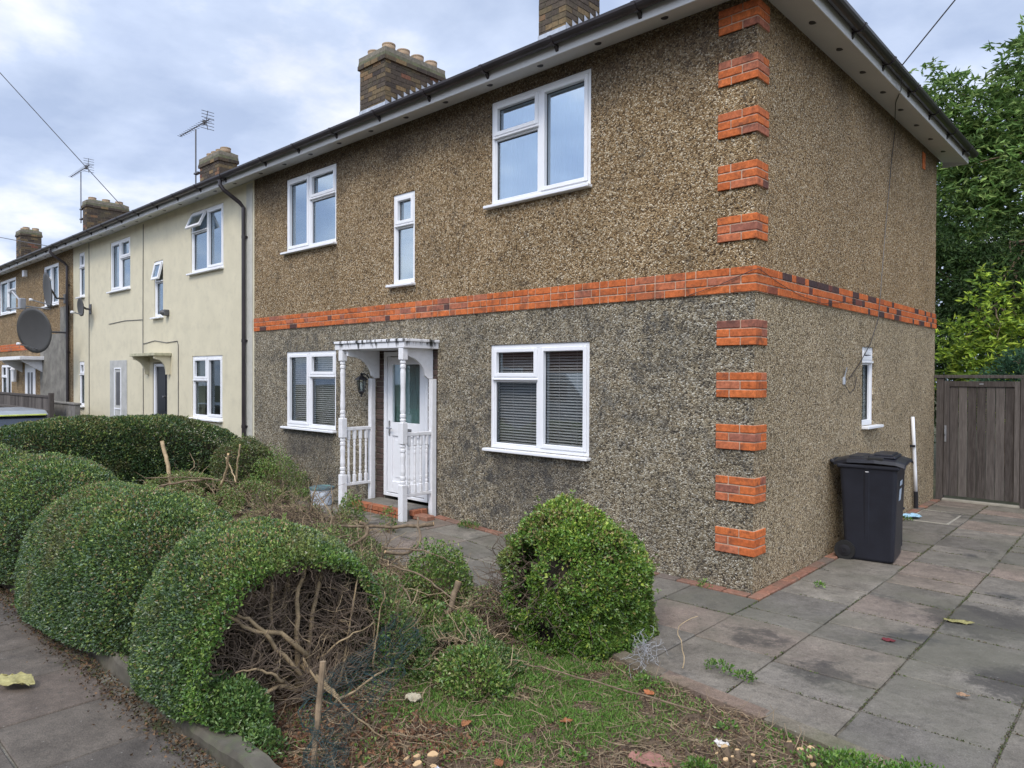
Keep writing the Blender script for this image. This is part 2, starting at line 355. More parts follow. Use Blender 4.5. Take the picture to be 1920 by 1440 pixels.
def woodmat(name, lo, mid, hi):
    m, nt, bs, Lk = newmat(name); co = geopos(nt)
    rnd = nt.nodes.new('ShaderNodeNewGeometry').outputs['Random Per Island']
    f = math_(nt, 'ADD', math_(nt, 'MULTIPLY', noise(nt, co, 9, 8, .65, (7, 7, .5)), .8), math_(nt, 'MULTIPLY_ADD', rnd, .34, -.1))
    c = ramp(nt, f, [(.25, lo), (.5, mid), (.78, hi)])
    Lk(c, bs.inputs['Base Color']); bs.inputs['Roughness'].default_value = .85; bs.inputs['Specular IOR Level'].default_value = .2
    bump(nt, noise(nt, co, 30, 6, .6, (6, 6, .3)), bs, .6, .004); return m
M['gatewood'] = woodmat('weathered_boards', (.05, .042, .038), (.105, .092, .084), (.18, .16, .145))
M['bark'] = plain('bark', (.17, .125, .08), .9, var=.45, sc=24, bmp=.5, bsc=80)
M['twig'] = plain('twig', (.26, .195, .12), .85, var=.45, sc=10)
M['twigdark'] = plain('dead_twig', (.11, .08, .056), .9, var=.5, sc=10)
M['twigpale'] = plain('pale_stripped_twig', (.42, .32, .19), .8, var=.3, sc=14)
M['cut'] = plain('fresh_cut_wood', (.56, .38, .20), .8, var=.12, sc=30)
M['leaf'] = leafmat('privet_leaf', .34, .6, .2)
M['leaft'] = leafmat('tree_leaf', .55, .22, .3)
M['litter'] = leafmat('dead_leaf', .8, .2, .1)
M['grass'] = leafmat('grass_blade', .6, .3, .25)
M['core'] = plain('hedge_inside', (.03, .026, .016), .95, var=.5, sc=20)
# ---------------------------------------------------------------- ground, paving
def sheet(name, xs, ys, zf, mat, kind='structure'):
    X, Y = np.meshgrid(xs, ys, indexing='ij'); P = np.stack([X.ravel(), Y.ravel(), np.zeros(X.size)], 1); P[:, 2] = zf(P[:, 0], P[:, 1])
    nx, ny = len(xs), len(ys); i = np.arange((nx-1)*(ny-1)); a = (i//(ny-1))*ny+i % (ny-1)
    F = np.stack([a, a+ny, a+ny+1, a+1], 1); o = np_mesh(name, P, F, mat, smooth=True)
    if kind: o['kind'] = kind
    return o
def groundmat(name, a, b, c, sc=3.0, rough=.95, bs_=.8, moss=None, mlo=.5, mhi=.6, speck=60):
    m, nt, bs, Lk = newmat(name); co = geopos(nt)
    cc = ramp(nt, noise(nt, co, sc, 8, .65), [(.3, a), (.5, b), (.72, c)])
    cc = mixrgb(nt, .65, cc, ramp(nt, noise(nt, co, speck, 5, .8), [(.3, .35), (.7, 1.7)]), 'MULTIPLY')
    if moss:
        cc = mixrgb(nt, ramp(nt, noise(nt, co, 2.2, 7, .65), [(mlo, 0.), (mhi, .9)]), cc, moss)
    Lk(cc, bs.inputs['Base Color']); bs.inputs['Roughness'].default_value = rough; bs.inputs['Specular IOR Level'].default_value = .2
    bump(nt, noise(nt, co, speck*.7, 6, .75), bs, bs_, .01); return m
M['ground'] = groundmat('rough_ground', (.05, .06, .03), (.08, .08, .045), (.12, .11, .07))
M['soil'] = groundmat('soil_with_debris', (.06, .042, .03), (.125, .088, .06), (.21, .155, .11), sc=7, moss=(.055, .085, .022), mlo=.56, mhi=.66)
M['joint'] = groundmat('paving_joint', (.09, .08, .06), (.17, .155, .125), (.27, .25, .21), sc=9, moss=(.05, .07, .02), mlo=.5, mhi=.62)
M['asphalt'] = groundmat('asphalt', (.045, .045, .047), (.055, .055, .057), (.07, .07, .07), speck=150)
axr = np.concatenate([np.linspace(-150, -30, 8), np.linspace(-28, 12, 60), np.linspace(14, 150, 8)])
sheet('ground', axr, np.concatenate([np.linspace(-150, -14, 8), np.linspace(-12, 16, 50), np.linspace(20, 150, 8)]), lambda x, y: gz(x, y)-.13, M['ground'])
def slabmat(name, cols, dark=(.035, .036, .04), dlo=.55, dhi=.66, green=None):
    m, nt, bs, Lk = newmat(name); co = geopos(nt)
    g = nt.nodes.new('ShaderNodeNewGeometry'); rnd = g.outputs['Random Per Island']
    c = ramp(nt, rnd, cols)
    c = mixrgb(nt, 1., c, ramp(nt, noise(nt, co, 4.5, 8, .7), [(.25, .5), (.75, 1.45)]), 'MULTIPLY')
    c = mixrgb(nt, .8, c, ramp(nt, noise(nt, co, 120, 4, .85), [(.3, .45), (.7, 1.6)]), 'MULTIPLY')
    c = mixrgb(nt, ramp(nt, noise(nt, co, 1.15, 9, .68), [(dlo, 0.), (dhi, .85)]), c, dark)
    if green:
        for (ox, oy, orr) in ((1.95, -.62, .42), (1.55, .55, .5), (1.05, -1.25, .3), (.45, -1.0, .3), (2.6, 1.2, .5)):   # old oil and fire marks on the slabs
            ds = nt.nodes.new('ShaderNodeVectorMath'); ds.operation = 'DISTANCE'; Lk(co, ds.inputs[0]); ds.inputs[1].default_value = (ox, oy, 0)
            q_ = math_(nt, 'MULTIPLY_ADD', noise(nt, co, 7, 9, .78), -1.1, math_(nt, 'SUBTRACT', orr+.50, ds.outputs['Value']))
            c = mixrgb(nt, math_(nt, 'MULTIPLY', math_(nt, 'MULTIPLY', q_, 7, clamp=True), .7), c, (.04, .038, .036))
    c = mixrgb(nt, ramp(nt, noise(nt, co, 26, 5, .7), [(.54, 0.), (.70, .65)]), c, (.065, .06, .05))
    if green: c = mixrgb(nt, ramp(nt, noise(nt, co, .9, 5, .6), [(.46, 0.), (.62, .55)]), c, green)
    # lichen and chewing-gum specks
    sp = nd(nt, 'ShaderNodeTexVoronoi', Scale=16.); Lk(co, sp.inputs['Vector'])
    c = mixrgb(nt, ramp(nt, sp.outputs['Distance'], [(.05, .5), (.09, 0.)]), c, (.32, .31, .27))
    Lk(c, bs.inputs['Base Color']); bs.inputs['Roughness'].default_value = .82; bs.inputs['Specular IOR Level'].default_value = .3
    bump(nt, math_(nt, 'ADD', noise(nt, co, 9, 6, .65), math_(nt, 'MULTIPLY', noise(nt, co, 160, 3), .25)), bs, .7, .02); return m
M['slab'] = slabmat('driveway_slab', [(.0, (.165, .149, .126)), (.2, (.21, .188, .157)), (.4, (.13, .119, .103)), (.6, (.185, .163, .133)), (.84, (.225, .175, .142)), (.90, (.15, .137, .117)), (.96, (.22, .198, .164))], green=(.14, .135, .10))
M['slabp'] = slabmat('pavement_slab', [(.0, (.10, .086, .070)), (.4, (.125, .104, .084)), (.7, (.09, .078, .066)), (.9, (.135, .106, .084))], dlo=.58, dhi=.8)
M['kerbm'] = slabmat('kerb_concrete', [(.0, (.15, .14, .12)), (.9, (.2, .185, .155))], green=(.09, .1, .05))
def slabs(name, rects, mat, gap=.011, th=.06, lift=0.0, zf=None, kind='structure'):
    m = MB()
    for (x0, x1, y0, y1) in rects:
        zf_ = zf or (lambda x, y: float(gz(x, y)))
        t = [random.uniform(-.004, .004)+lift for _ in range(4)]
        g = gap*random.uniform(.7, 1.3); b = .006
        cs = [(x0+g, y0+g), (x1-g, y0+g), (x1-g, y1-g), (x0+g, y1-g)]
        cs = [(x+random.uniform(-.002, .002), y+random.uniform(-.002, .002)) for x, y in cs]
        z = [zf_(x, y)+t[i] for i, (x, y) in enumerate(cs)]
        cx, cy = (x0+x1)/2, (y0+y1)/2
        inn = [(x+(b if x < cx else -b), y+(b if y < cy else -b)) for x, y in cs]
        V = [(x, y, zz-th) for (x, y), zz in zip(cs, z)]+[(x, y, zz-.006) for (x, y), zz in zip(cs, z)]+[(x, y, zz) for (x, y), zz in zip(inn, z)]
        F = [(8, 9, 10, 11)]+[(i, (i+1) % 4, 4+(i+1) % 4, 4+i) for i in range(4)]+[(4+i, 4+(i+1) % 4, 8+(i+1) % 4, 8+i) for i in range(4)]
        m.add(V, F)
    o = m.build(name, mat); o['kind'] = kind; return o
def ye(x): return float(np.interp(x, [-9, -1.2, .2, 1.8, 3.5, 6], [-1.57, -1.57, -1.87, -2.08, -2.25, -2.4]))
rects = []
cols_x = [.12, .71, 1.35, 2.0, 2.66, 3.3, 3.95, 4.6]
cuts = {0: [-1.22, -.62, -.35, .25, .72, 1.18, 1.85, 2.5, 2.95, 3.6, 4.25, 4.6, 5.05, 5.6, 6.15],
        1: [-1.66, -1.28, -.65, -.3+.02, .1+.02, .68, 1.17, 1.55, 2.1, 2.7, 3.0, 3.6, 4.1, 4.7, 5.3, 5.7, 6.15],
        2: [-1.63, -.95, -.63, .05, .45, 1.05, 1.35, 2.0, 2.6, 3.2, 3.5, 4.2, 4.8, 5.4, 6.15]}
for i in range(len(cols_x)-1):
    x0, x1 = cols_x[i], cols_x[i+1]
    cy_ = cuts.get(i) or list(np.cumsum([0]+[random.choice([.35, .6, .65, .7]) for _ in range(14)])-2.0)
    lo = ye(x1)-.03; prev = lo
    for c_ in [c for c in cy_ if c > lo+.12]:
        rects.append((x0, x1, prev, c_)); prev = c_
# in front of the house corner and along the front path
rects += [(-.5, .12, ye(-.2)+.05, -1.2), (-.5, .12, -1.2, -.62), (-.5, .12, -.62, -.13)]
xs_ = [-.5, -1.12, -1.72, -2.35, -2.95, -3.58]
for i in range(len(xs_)-1):
    for (a_, b_) in ((-1.52, -.98), (-.98, -.55), (-.55, -.13)): rects.append((xs_[i+1], xs_[i], a_, b_))
rects += [(-4.2, -3.58, -1.52, -.98), (-4.2, -3.58, -.98, -.55), (-4.85, -4.2, -1.3, -.62), (-5.5, -4.85, -1.3, -.62), (-6.1, -5.5, -1.2, -.6), (-4.0, -3.58, -.55, -.13)]
slabs('driveway_paving', rects, M['slab'], gap=.007)
sheet('paving_bed', np.linspace(-6.1, 4.6, 40), np.linspace(-2.4, 6.2, 40), lambda x, y: gz(x, y)-.014-np.where(y < np.array([ye(a)+.03 for a in np.ravel(x)]).reshape(np.shape(x)), .15, 0), M['joint'])
# pavement by the road
pr = []
for k in range(-26, 7): pr.append((k*.605+.0, (k+1)*.605, -4.97, -4.38)); pr.append((k*.605+.3, (k+1)*.605+.3, -5.56, -4.97)); pr.append((k*.605, (k+1)*.605, -6.15, -5.56))
slabs('pavement', pr, M['slabp'], zf=lambda x, y: -.035, gap=.007)
sheet('pavement_bed', np.linspace(-16, 5, 12), np.linspace(-6.16, -4.25, 4), lambda x, y: -.05+0*x, M['joint'])
kb = MB()
for k in range(-22, 8): kb.bbox(k*.9+.003, (k+1)*.9-.003, -6.28, -6.16, -.2, -.032, b=.012)
ko = kb.build('kerb', M['kerbm']); ko['kind'] = 'structure'
sheet('road', np.linspace(-60, 40, 12), np.linspace(-13.5, -6.28, 4), lambda x, y: -.11+0*x, M['asphalt'])
# garden soil
def zsoil(x, y):
    P = np.stack([x, y, x*0], 1); edge = np.array([ye(a) for a in x])
    d = np.clip((edge-.03-y)/.25, 0, 1)
    return gz(x, y)-.03+.05*d*(fbm(P, 1.7, 3)-.3)+.03*(fbm(P, 9, 3)-.5)*d
sheet('garden_soil', np.linspace(-8.6, 3.6, 210), np.linspace(-4.24, -1.55, 60), lambda x, y: np.where(y > np.array([ye(a)-.02 for a in x]), -.3, zsoil(x, y)), M['soil'])
def soilz(x, y): return float(zsoil(np.array([x], float), np.array([y], float))[0])

# ---------------------------------------------------------------- bricks
def brick_run(m, p0, dirv, n_out, length, z0, courses=3, bl=.215, hd=.1025, jt=.01, bh=.065, depth=.03, flemish=True, start=0, mi=0):
    """bricks of a flat run: p0 start (x,y) on the wall plane, dirv unit direction, n_out outward normal"""
    for c in range(courses):
        s = 0.0; k = start+c; first = True
        while s < length-.02:
            w = bl if (not flemish or (k % 2 == 0)) else hd
            if first and c % 2 and not flemish: w = hd
            first = False
            w = min(w, length-s)
            if w > .03:
                o = random.uniform(-.0025, .0025)
                z = z0+c*(bh+jt)
                a = (p0[0]+dirv[0]*s, p0[1]+dirv[1]*s); b = (p0[0]+dirv[0]*(s+w-jt), p0[1]+dirv[1]*(s+w-jt))
                pts = [a[0]+n_out[0]*(-.02), b[0]+n_out[0]*(depth+o), a[1]+n_out[1]*(-.02), b[1]+n_out[1]*(depth+o)]
                x0, x1 = sorted((pts[0], pts[1])); y0, y1 = sorted((pts[2], pts[3]))
                m.bbox(x0, x1, y0, y1, z, z+bh, b=.004, m=mi)
            s += w; k += 1
def brick_block(m, x0, x1, y0, y1, z0, z1, mi=0, bh=.065, jt=.01):
    """four brick faces round a stack (bricks are real boxes, 8 mm proud of the mortar core)"""
    n = int(round((z1-z0)/(bh+jt)))
    for c in range(n):
        z = z0+c*(bh+jt)
        for side in range(4):
            L_ = (x1-x0) if side in (0, 2) else (y1-y0)
            nb = max(2, round(L_/.2)); off = (c % 2)*.5
            w = L_/nb; s = -off*w
            while s < L_-.01:
                a, b = max(0, s), min(L_, s+w)
                if b-a > .03:
                    a2, b2 = a+jt/2*(a > 0), b-jt/2*(b < L_); e_ = .008+random.uniform(-.002, .002)
                    if side == 0: m.box(x0+a2, x0+b2, y0-e_, y0+.02, z, z+bh, mi)
                    elif side == 2: m.box(x0+a2, x0+b2, y1-.02, y1+e_, z, z+bh, mi)
                    elif side == 1: m.box(x1-.02, x1+e_, y0+a2, y0+b2, z, z+bh, mi)
                    else: m.box(x0-e_, x0+.02, y0+a2, y0+b2, z, z+bh, mi)
                s += w
def wall_holes(name, mat, parent, u0, u1, z0, z1, holes, front=True, th=.25, at=0.0):
    """a wall of thickness th with real openings; front: spans X at y=at, outward -Y; else spans Y at x=at, outward +X"""
    us = sorted({u0, u1} | {h[0] for h in holes} | {h[1] for h in holes}); zs = sorted({z0, z1} | {h[2] for h in holes} | {h[3] for h in holes})
    us = [u for u in us if u0 <= u <= u1]; zs = [z for z in zs if z0 <= z <= z1]
    m = MB()
    P = (lambda u, d, z: (u, at+d, z)) if front else (lambda u, d, z: (at-d, u, z))
    def inhole(u, z): return any(h[0] < u < h[1] and h[2] < z < h[3] for h in holes)
    for i in range(len(us)-1):
        for k in range(len(zs)-1):
            if inhole((us[i]+us[i+1])/2, (zs[k]+zs[k+1])/2): continue
            for d in (0, th): m.add([P(us[i], d, zs[k]), P(us[i+1], d, zs[k]), P(us[i+1], d, zs[k+1]), P(us[i], d, zs[k+1])], [(0, 1, 2, 3) if (d == 0) == front else (3, 2, 1, 0)])
    for h in holes:
        a, b = max(h[0], u0), min(h[1], u1); c, d_ = max(h[2], z0), min(h[3], z1)
        if c >= d_: continue
        sides = [((a, c), (a, d_)), ((b, d_), (b, c))]
        if h[2] >= z0: sides.append(((b, c), (a, c)))
        if h[3] <= z1: sides.append(((a, d_), (b, d_)))
        for (p, q) in sides: m.add([P(p[0], 0, p[1]), P(q[0], 0, q[1]), P(q[0], th, q[1]), P(p[0], th, p[1])], [(0, 1, 2, 3)])
    return m.build(name, mat, parent, fix=False)

# ---------------------------------------------------------------- windows
def window(parent, u0, u1, z0, z1, layout, front=True, at=0.0, glass='glass_up', fill='net', open_top=0.0, sill=True, mull=None, trans=None, sill_ext=(.06, .02), label=None):
    """layout: 'LT' opener at top of the left column, 'RT' at the right, 'N' one narrow column"""
    fr = MB(); sa = MB(); gp = MB(); rec = .035
    def B(m, a, b, d0, d1, c, d, bev=.004):    # d measured outward from wall plane (negative is inside)
        if front: m.bbox(a, b, at-d1, at-d0, c, d, b=bev)
        else: m.bbox(at+d0, at+d1, a, b, c, d, b=bev)
    o0, o1 = -.07, -rec+.02
    w = .045
    um = mull if mull is not None else (u0+u1)/2
    zt = trans if trans is not None else z0+(z1-z0)*.68
    B(fr, u0, u0+w, o0, o1, z0, z1); B(fr, u1-w, u1, o0, o1, z0, z1); B(fr, u0+w, u1-w, o0, o1, z1-w, z1); B(fr, u0+w, u1-w, o0, o1, z0, z0+w)
    cells = []
    if layout == 'N': cells = [(u0+w, u1-w, zt+.02, z1-w, 'open'), (u0+w, u1-w, z0+w, zt-.02, 'fix')]; B(fr, u0+w, u1-w, o0, o1, zt-.02, zt+.02)
    else:
        B(fr, um-.025, um+.025, o0, o1, z0+w, z1-w)
        ts, te = ((u0+w, um-.025) if layout == 'LT' else (um+.025, u1-w)); fs, fe = ((um+.025, u1-w) if layout == 'LT' else (u0+w, um-.025))
        B(fr, ts, te, o0, o1, zt-.02, zt+.02)
        cells = [(ts, te, zt+.02, z1-w, 'open'), (ts, te, z0+w, zt-.02, 'fix'), (fs, fe, z0+w, z1-w, 'sash')]
    f = fr.build('window', M['upvc'], parent)
    if label: f['label'] = label
    for (a, b, c, d, kind) in cells:
        sw = .045 if kind != 'fix' else .018
        so = -rec+.034 if kind != 'fix' else -rec+.012
        if kind == 'open' and open_top > 0:
            # top hung light swung outward: built in a hinged plane
            s = MB(); ca, sn = math.cos(open_top), math.sin(open_top); H = d-c
            def TP(u, t, k): # t distance down from hinge, k thickness outward
                y = at-(.0+sn*t+ca*k) ; z = d-ca*t+sn*k
                return (u, y, z)
            def TB(m, ua, ub, ta, tb, ka, kb): m.add([TP(u, t, k) for k in (ka, kb) for t in (ta, tb) for u in (ua, ub)], [(0, 1, 3, 2), (4, 6, 7, 5), (0, 4, 5, 1), (2, 3, 7, 6), (0, 2, 6, 4), (1, 5, 7, 3)])
            for q in ((a, a+sw, 0, H), (b-sw, b, 0, H), (a+sw, b-sw, 0, sw), (a+sw, b-sw, H-sw, H)): TB(s, *q, -.02, .02)
            s.build('opening_sash', M['upvc'], f)
            g = MB(); TB(g, a+sw, b-sw, sw, H-sw, -.003, .003); g.build('pane', M[glass], f)
            continue
        s = MB()
        B(s, a, a+sw, o0+.01, so, c, d, .006); B(s, b-sw, b, o0+.01, so, c, d, .006); B(s, a+sw, b-sw, o0+.01, so, d-sw, d, .006); B(s, a+sw, b-sw, o0+.01, so, c, c+sw, .006)
        s.build('sash' if kind != 'fix' else 'glazing_bead', M['upvc'], f)
        if kind == 'fix':   # drip bar under the opener
            q = MB(); B(q, a-.01, b+.01, o1-.005, o1+.025, d+.004, d+.026, .004); q.build('drip_bar', M['upvc'], f)
        g = MB(); B(g, a+sw-.002, b-sw+.002, -.062, -.058, c+sw-.002, d-sw+.002, .0005); g.build('pane', M[glass], f)
        k = MB()   # black gasket line round the glass
        for q in ((a+sw-.001, a+sw+.004, c+sw, d-sw), (b-sw-.004, b-sw+.001, c+sw, d-sw), (a+sw+.004, b-sw-.004, c+sw-.001, c+sw+.004), (a+sw+.004, b-sw-.004, d-sw-.004, d-sw+.001)):
            B(k, q[0], q[1], -.0575, -.05, q[2], q[3], .0005)
        k.build('gasket', M['blackp'], f)
    if sill:
        s = MB(); B(s, u0-sill_ext[0], u1+sill_ext[1], -.03, .075, z0-.035, z0-.002, .006); s.build('sill', M['upvc'], f)
    if fill == 'blind':
        s = MB(); z = z0+.06
        while z < z1-.06:
            y0_, y1_ = at+.125, at+.143
            s.add([(u0+.03, y0_, z-.006), (u1-.03, y0_, z-.006), (u1-.03, y1_+.006, z+.013), (u0+.03, y1_+.006, z+.013)], [(0, 1, 2, 3)])
            z += .031
        for uu in (u0+.25, um+.2, um-.2, u1-.25): s.box(uu, uu+.004, at+.118, at+.121, z0+.05, z1-.05)
        s.build('venetian_blind', M['slat'], f)
    elif fill in ('net', 'netgreen'):
        s = MB(); n = 60; V = []
        for i in range(n+1):
            u = u0+(u1-u0)*i/n; d = .16+.018*math.sin(i*1.9)+.01*math.sin(i*.77+1)
            for z in (z0, z1): V.append((u, at+d, z) if front else (at-d, u, z))
        s.add(V, [(2*i, 2*i+2, 2*i+3, 2*i+1) for i in range(n)]); s.build('net_curtain', M[fill], f, smooth=True)
    return f

# ---------------------------------------------------------------- roofline
def eaves(parent, x0, x1, side=False, xs=.32, y_back=6.55, endcapL=False):
    s = MB(); zi, zo = 5.055, 4.985; yo = -.325
    s.prism([(0.0, zi), (yo, zo), (yo, zo+.012), (0.0, zi+.012)], x0, x1+(xs if side else 0), 'x')
    if side: s.prism([(0.0, zi), (xs, zo-.0), (xs, zo+.012), (0.0, zi+.012)], yo+.003, y_back, 'y')
    so = s.build('soffit', M['soffit'], parent)
    f = MB(); f.bbox(x0, x1+(xs+.02 if side else 0), yo-.02, yo, zo-.012, zo+.15, b=.003)
    if side: f.bbox(xs, xs+.02, yo, y_back, zo-.012, zo+.15, b=.003); f.bbox(.0, xs, y_back, y_back+.02, zo-.012, zo+.15, b=.003)
    f.build('fascia', M['soffit'], parent)
    g = MB(); yc, zc, r = yo-.085, zo+.125, .06
    def half(cx): return [(cx-r*math.cos(t), zc-r*1.05*math.sin(t)) for t in np.linspace(0, math.pi, 9)]+[(cx+(r-.006)*math.cos(t), zc-(r-.006)*math.sin(t)) for t in np.linspace(0, math.pi, 9)]
    g.prism(half(yc), x0, x1+(xs+.14 if side else 0), 'x')
    if side: g.prism(half(xs+.085), yo-.05, y_back+.02, 'y')
    go = g.build('gutter', M['gutter'], parent)
    def brk(fn):
        k = MB(); fn(k); k.build('gutter_bracket', M['gutter'], go)
    bx = x1-.05-random.uniform(0, .3)
    bx = -.95 if side else bx
    while bx > x0+.2:
        brk(lambda k: (k.prism([(yc+(r+.008)*math.cos(t), zc-(r+.01)*1.05*math.sin(t)) for t in np.linspace(0, math.pi, 8)], bx, bx+.04, 'x'),
            k.prism([(yo-.018, zo+.01), (yo-.06, zo+.07), (yo-.018, zo+.07)], bx+.002, bx+.038, 'x'))); bx -= .96
    if side:
        by = .35
        while by < y_back-.2:
            brk(lambda k: (k.prism([(xs+.085+(r+.008)*math.cos(t), zc-(r+.01)*1.05*math.sin(t)) for t in np.linspace(0, math.pi, 8)], by, by+.04, 'y'),
                k.prism([(xs+.018, zo+.01), (xs+.06, zo+.07), (xs+.018, zo+.07)], by+.002, by+.038, 'y'))); by += .96
    def disc(cx, cy, z):
        v = MB(); v.lathe([(.034, z-.006), (.034, z+.004)], (cx, cy, 0), 12); v.build('soffit_vent', M['blackp'], so)
    q = -.77 if side else x1-.3
    while q > x0+.1:
        disc(q, -.2, 5.055-.2*.2154); q -= .733
    if side:
        q = .08
        while q < y_back-.1: disc(.17, q, 5.055-.17*.2154); q += .715
def chimney(parent, x0, x1, y0, y1, zb, zt, pots, flash=True):
    c = MB(); c.box(x0, x1, y0, y1, zb-.3, zt, 1); brick_block(c, x0, x1, y0, y1, zb-.3, zt, 0)
    o = c.build('chimney', [M['stock'], M['stockmortar']], parent)
    k = MB(); k.box(x0-.02, x1+.02, y0-.02, y1+.02, zt+.061, zt+.2, 1)
    brick_block(k, x0-.03, x1+.03, y0-.03, y1+.03, zt+.0, zt+.075, 0); k.box(x0-.03, x1+.03, y0-.03, y1+.03, zt+.001, zt+.06, 1)
    k.v and None
    k.build('oversailing_course', [M['stock'], M['stockmortar']], o)
    f = MB(); zz = zt+.2
    V = [(x0-.03, y0-.03, zt+.06), (x1+.03, y0-.03, zt+.06), (x1+.03, y1+.03, zt+.06), (x0-.03, y1+.03, zt+.06),
         (x0-.01, y0-.01, zz), (x1+.01, y0-.01, zz), (x1+.01, y1+.01, zz), (x0-.01, y1+.01, zz),
         (x0+.12, y0+.12, zz+.07), (x1-.12, y0+.12, zz+.07), (x1-.12, y1-.12, zz+.07), (x0+.12, y1-.12, zz+.07)]
    f.add(V, [(0, 3, 2, 1)]+[(i+j, (i+1) % 4+j, (i+1) % 4+4+j, i+4+j) for j in (0, 4) for i in range(4)]+[(8, 9, 10, 11)])
    f.build('mortar_cap', M['moss'], o)
    for (px, py) in pots:
        p = MB(); p.lathe([(.112, zz), (.108, zz+.1), (.106, zz+.10), (.112, zz+.105), (.112, zz+.13), (.1, zz+.135), (.085, zz+.13), (.08, zz+.06)], (px, py, 0), 18)
        p.build('chimney_pot', M['pot'], o, smooth=True)
    if flash:
        l = MB(); rz = lambda y: 5.1+(y+.4)*.6
        l.add([(x0-.012, y0-.014, rz(y0)-.1), (x1+.012, y0-.014, rz(y0)-.1), (x1+.012, y0-.014, rz(y0)+.13), (x0-.012, y0-.014, rz(y0)+.13)], [(0, 1, 2, 3)])
        y = y0-.012
        while y < y1:
            s = min(.125, y1-y); l.add([(x1+.014, y, rz(y)-.1), (x1+.014, y+s, rz(y+s)-.1), (x1+.014, y+s, rz(y+s)+.05), (x1+.014, y, rz(y)+.17)], [(0, 1, 2, 3)]); y += .125
        l.build('lead_flashing', M['lead'], o)
    return o
def roof(parent, x0, x1, hip=False):
    m = MB(); ye_, yb, ze, zr = -.4, 6.65, 5.1, 7.2
    if hip:
        V = [(x0, ye_, ze), (x1, ye_, ze), (x1, yb, ze), (x0, yb, ze), (x0, 3.12, zr), (x1-3.5, 3.12, zr)]
        m.add(V, [(0, 1, 5, 4), (1, 2, 5), (2, 3, 4, 5), (0, 4, 3), (0, 3, 2, 1)])
    else: m.prism([(ye_, ze), (3.12, zr), (yb, ze)], x0, x1, 'x')
    m.build('roof', M['roof'], parent)
def downpipe(parent, x, z1=5.02, z0=.0, mat='gutter', name='downpipe'):
    m = MB(); m.tube([(x-.12, -.41, z1+.02), (x-.12, -.41, z1-.06), (x-.09, -.36, z1-.14), (x-.02, -.12, z1-.32), (x, -.06, z1-.4), (x, -.055, z0)], .034, 12)
    for z in (4.1, 2.35, .9): m.tube([(x, -.055, z), (x, -.055, z+.05)], .042, 12); m.box(x-.055, x+.055, -.03, -.004, z+.01, z+.04)
    return m.build(name, M[mat], parent, smooth=False)

# ================================================================ main house
W = -8.69
house = empty('pebbledash_house', (0, 0, 0), 'brown pebbledash end house with red brick band, brick quoins and white windows', 'house', 'two storey houses of the row')
wins = [('LT', -3.14, -1.73, .975, 2.15, 'glass_lo', 'blind', 1.765, -2.42), ('LT', -3.14, -1.73, 3.735, 4.91, 'glass_up', 'net', 4.5, -2.42),
        ('RT', -7.66, -6.27, .995, 2.16, 'glass_lo', 'blind', 1.785, -7.0), ('RT', -7.66, -6.27, 3.72, 4.86, 'glass_up', 'net', 4.45, -7.0),
        ('N', -4.95, -4.50, 2.985, 4.16, 'glass_up', 'net', 3.75, None)]
holes = [(w[1], w[2], w[3], w[4]) for w in wins]+[(-5.32, -4.05, -.4, 2.13)]
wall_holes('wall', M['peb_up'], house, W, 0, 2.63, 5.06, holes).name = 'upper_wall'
wall_holes('lower_wall', M['peb_lo'], house, W, -.0005, -.3, 2.63, holes)
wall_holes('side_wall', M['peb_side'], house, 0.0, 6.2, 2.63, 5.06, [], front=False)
wall_holes('lower_side_wall', M['peb_side_lo'], house, 0.0, 6.2, -.3, 2.63, [(2.85, 3.27, 1.24, 2.15)], front=False)
b_ = MB(); b_.box(W, -.001, 5.95, 6.199, -.3, 5.06); b_.box(W+.001, W+.2, .25, 5.95, -.3, 5.06); b_.build('rear_wall', M['room'], house)
b_ = MB(); b_.box(W+.2, -.25, .26, 5.94, 2.5, 2.62); b_.box(W+.2, -.25, .26, 5.94, 5.04, 5.05); b_.box(-5.9, -5.8, .26, 5.94, -.2, 5); b_.box(-3.9, -3.8, .26, 5.94, -.2, 5); b_.build('inner_wall', M['room'], house)
for (ly, a, b, c, d, gl, fi, zt, um) in wins: window(house, a, b, c, d, ly, glass=gl, fill=fi, trans=zt, mull=um)
window(house, 2.85, 3.27, 1.24, 2.15, 'N', front=False, glass='glass_lo', fill='net', trans=1.98, sill_ext=(.0, .16))
# red brick band
bm_ = MB()
bm_.box(W, .012, -.012, .0, 2.52, 2.738, 1); bm_.box(0.0, .012, 0.0, 6.21, 2.52, 2.738, 1)
brick_run(bm_, (-.335, 0), (-1, 0), (0, -1), 8.69-.335, 2.523, depth=.02)
fm = MB(); fm.box(0.0005, .0125, .225, 6.209, 2.521, 2.737, 1); brick_run(fm, (0, .225), (0, 1), (1, 0), 5.99, 2.523, depth=.02)
brick_ends = bm_
def quoin(m, zt, mi=0, seed=0):
    rs = random.Random(seed)
    for c in range(3):
        z = zt-.225+c*.075+.003; o = .02+rs.uniform(-.002, .002)
        if c % 2 == (seed % 2): cuts_ = [(-.34, -.225), (-.215, None)]
        else: cuts_ = [(-.34, -.125), (-.115, None)]
        for (a, b) in cuts_:
            if b is not None: m.bbox(a, b, -o, .01, z, z+.065, b=.005, m=mi)
            else:
                m.bbox(a, o, -o, (.1 if a < -.2 else .215), z, z+.065, b=.005, m=mi)
                if a < -.2: m.bbox(.0-.01, o-.001, .11, .215, z, z+.065, b=.005, m=mi)
quoin(bm_, 2.745, seed=4)
bm_.build('brick_band', [M['red'], M['mortar']], house); fm.build('side_brick_band', [M['redside'], M['mortar']], house)
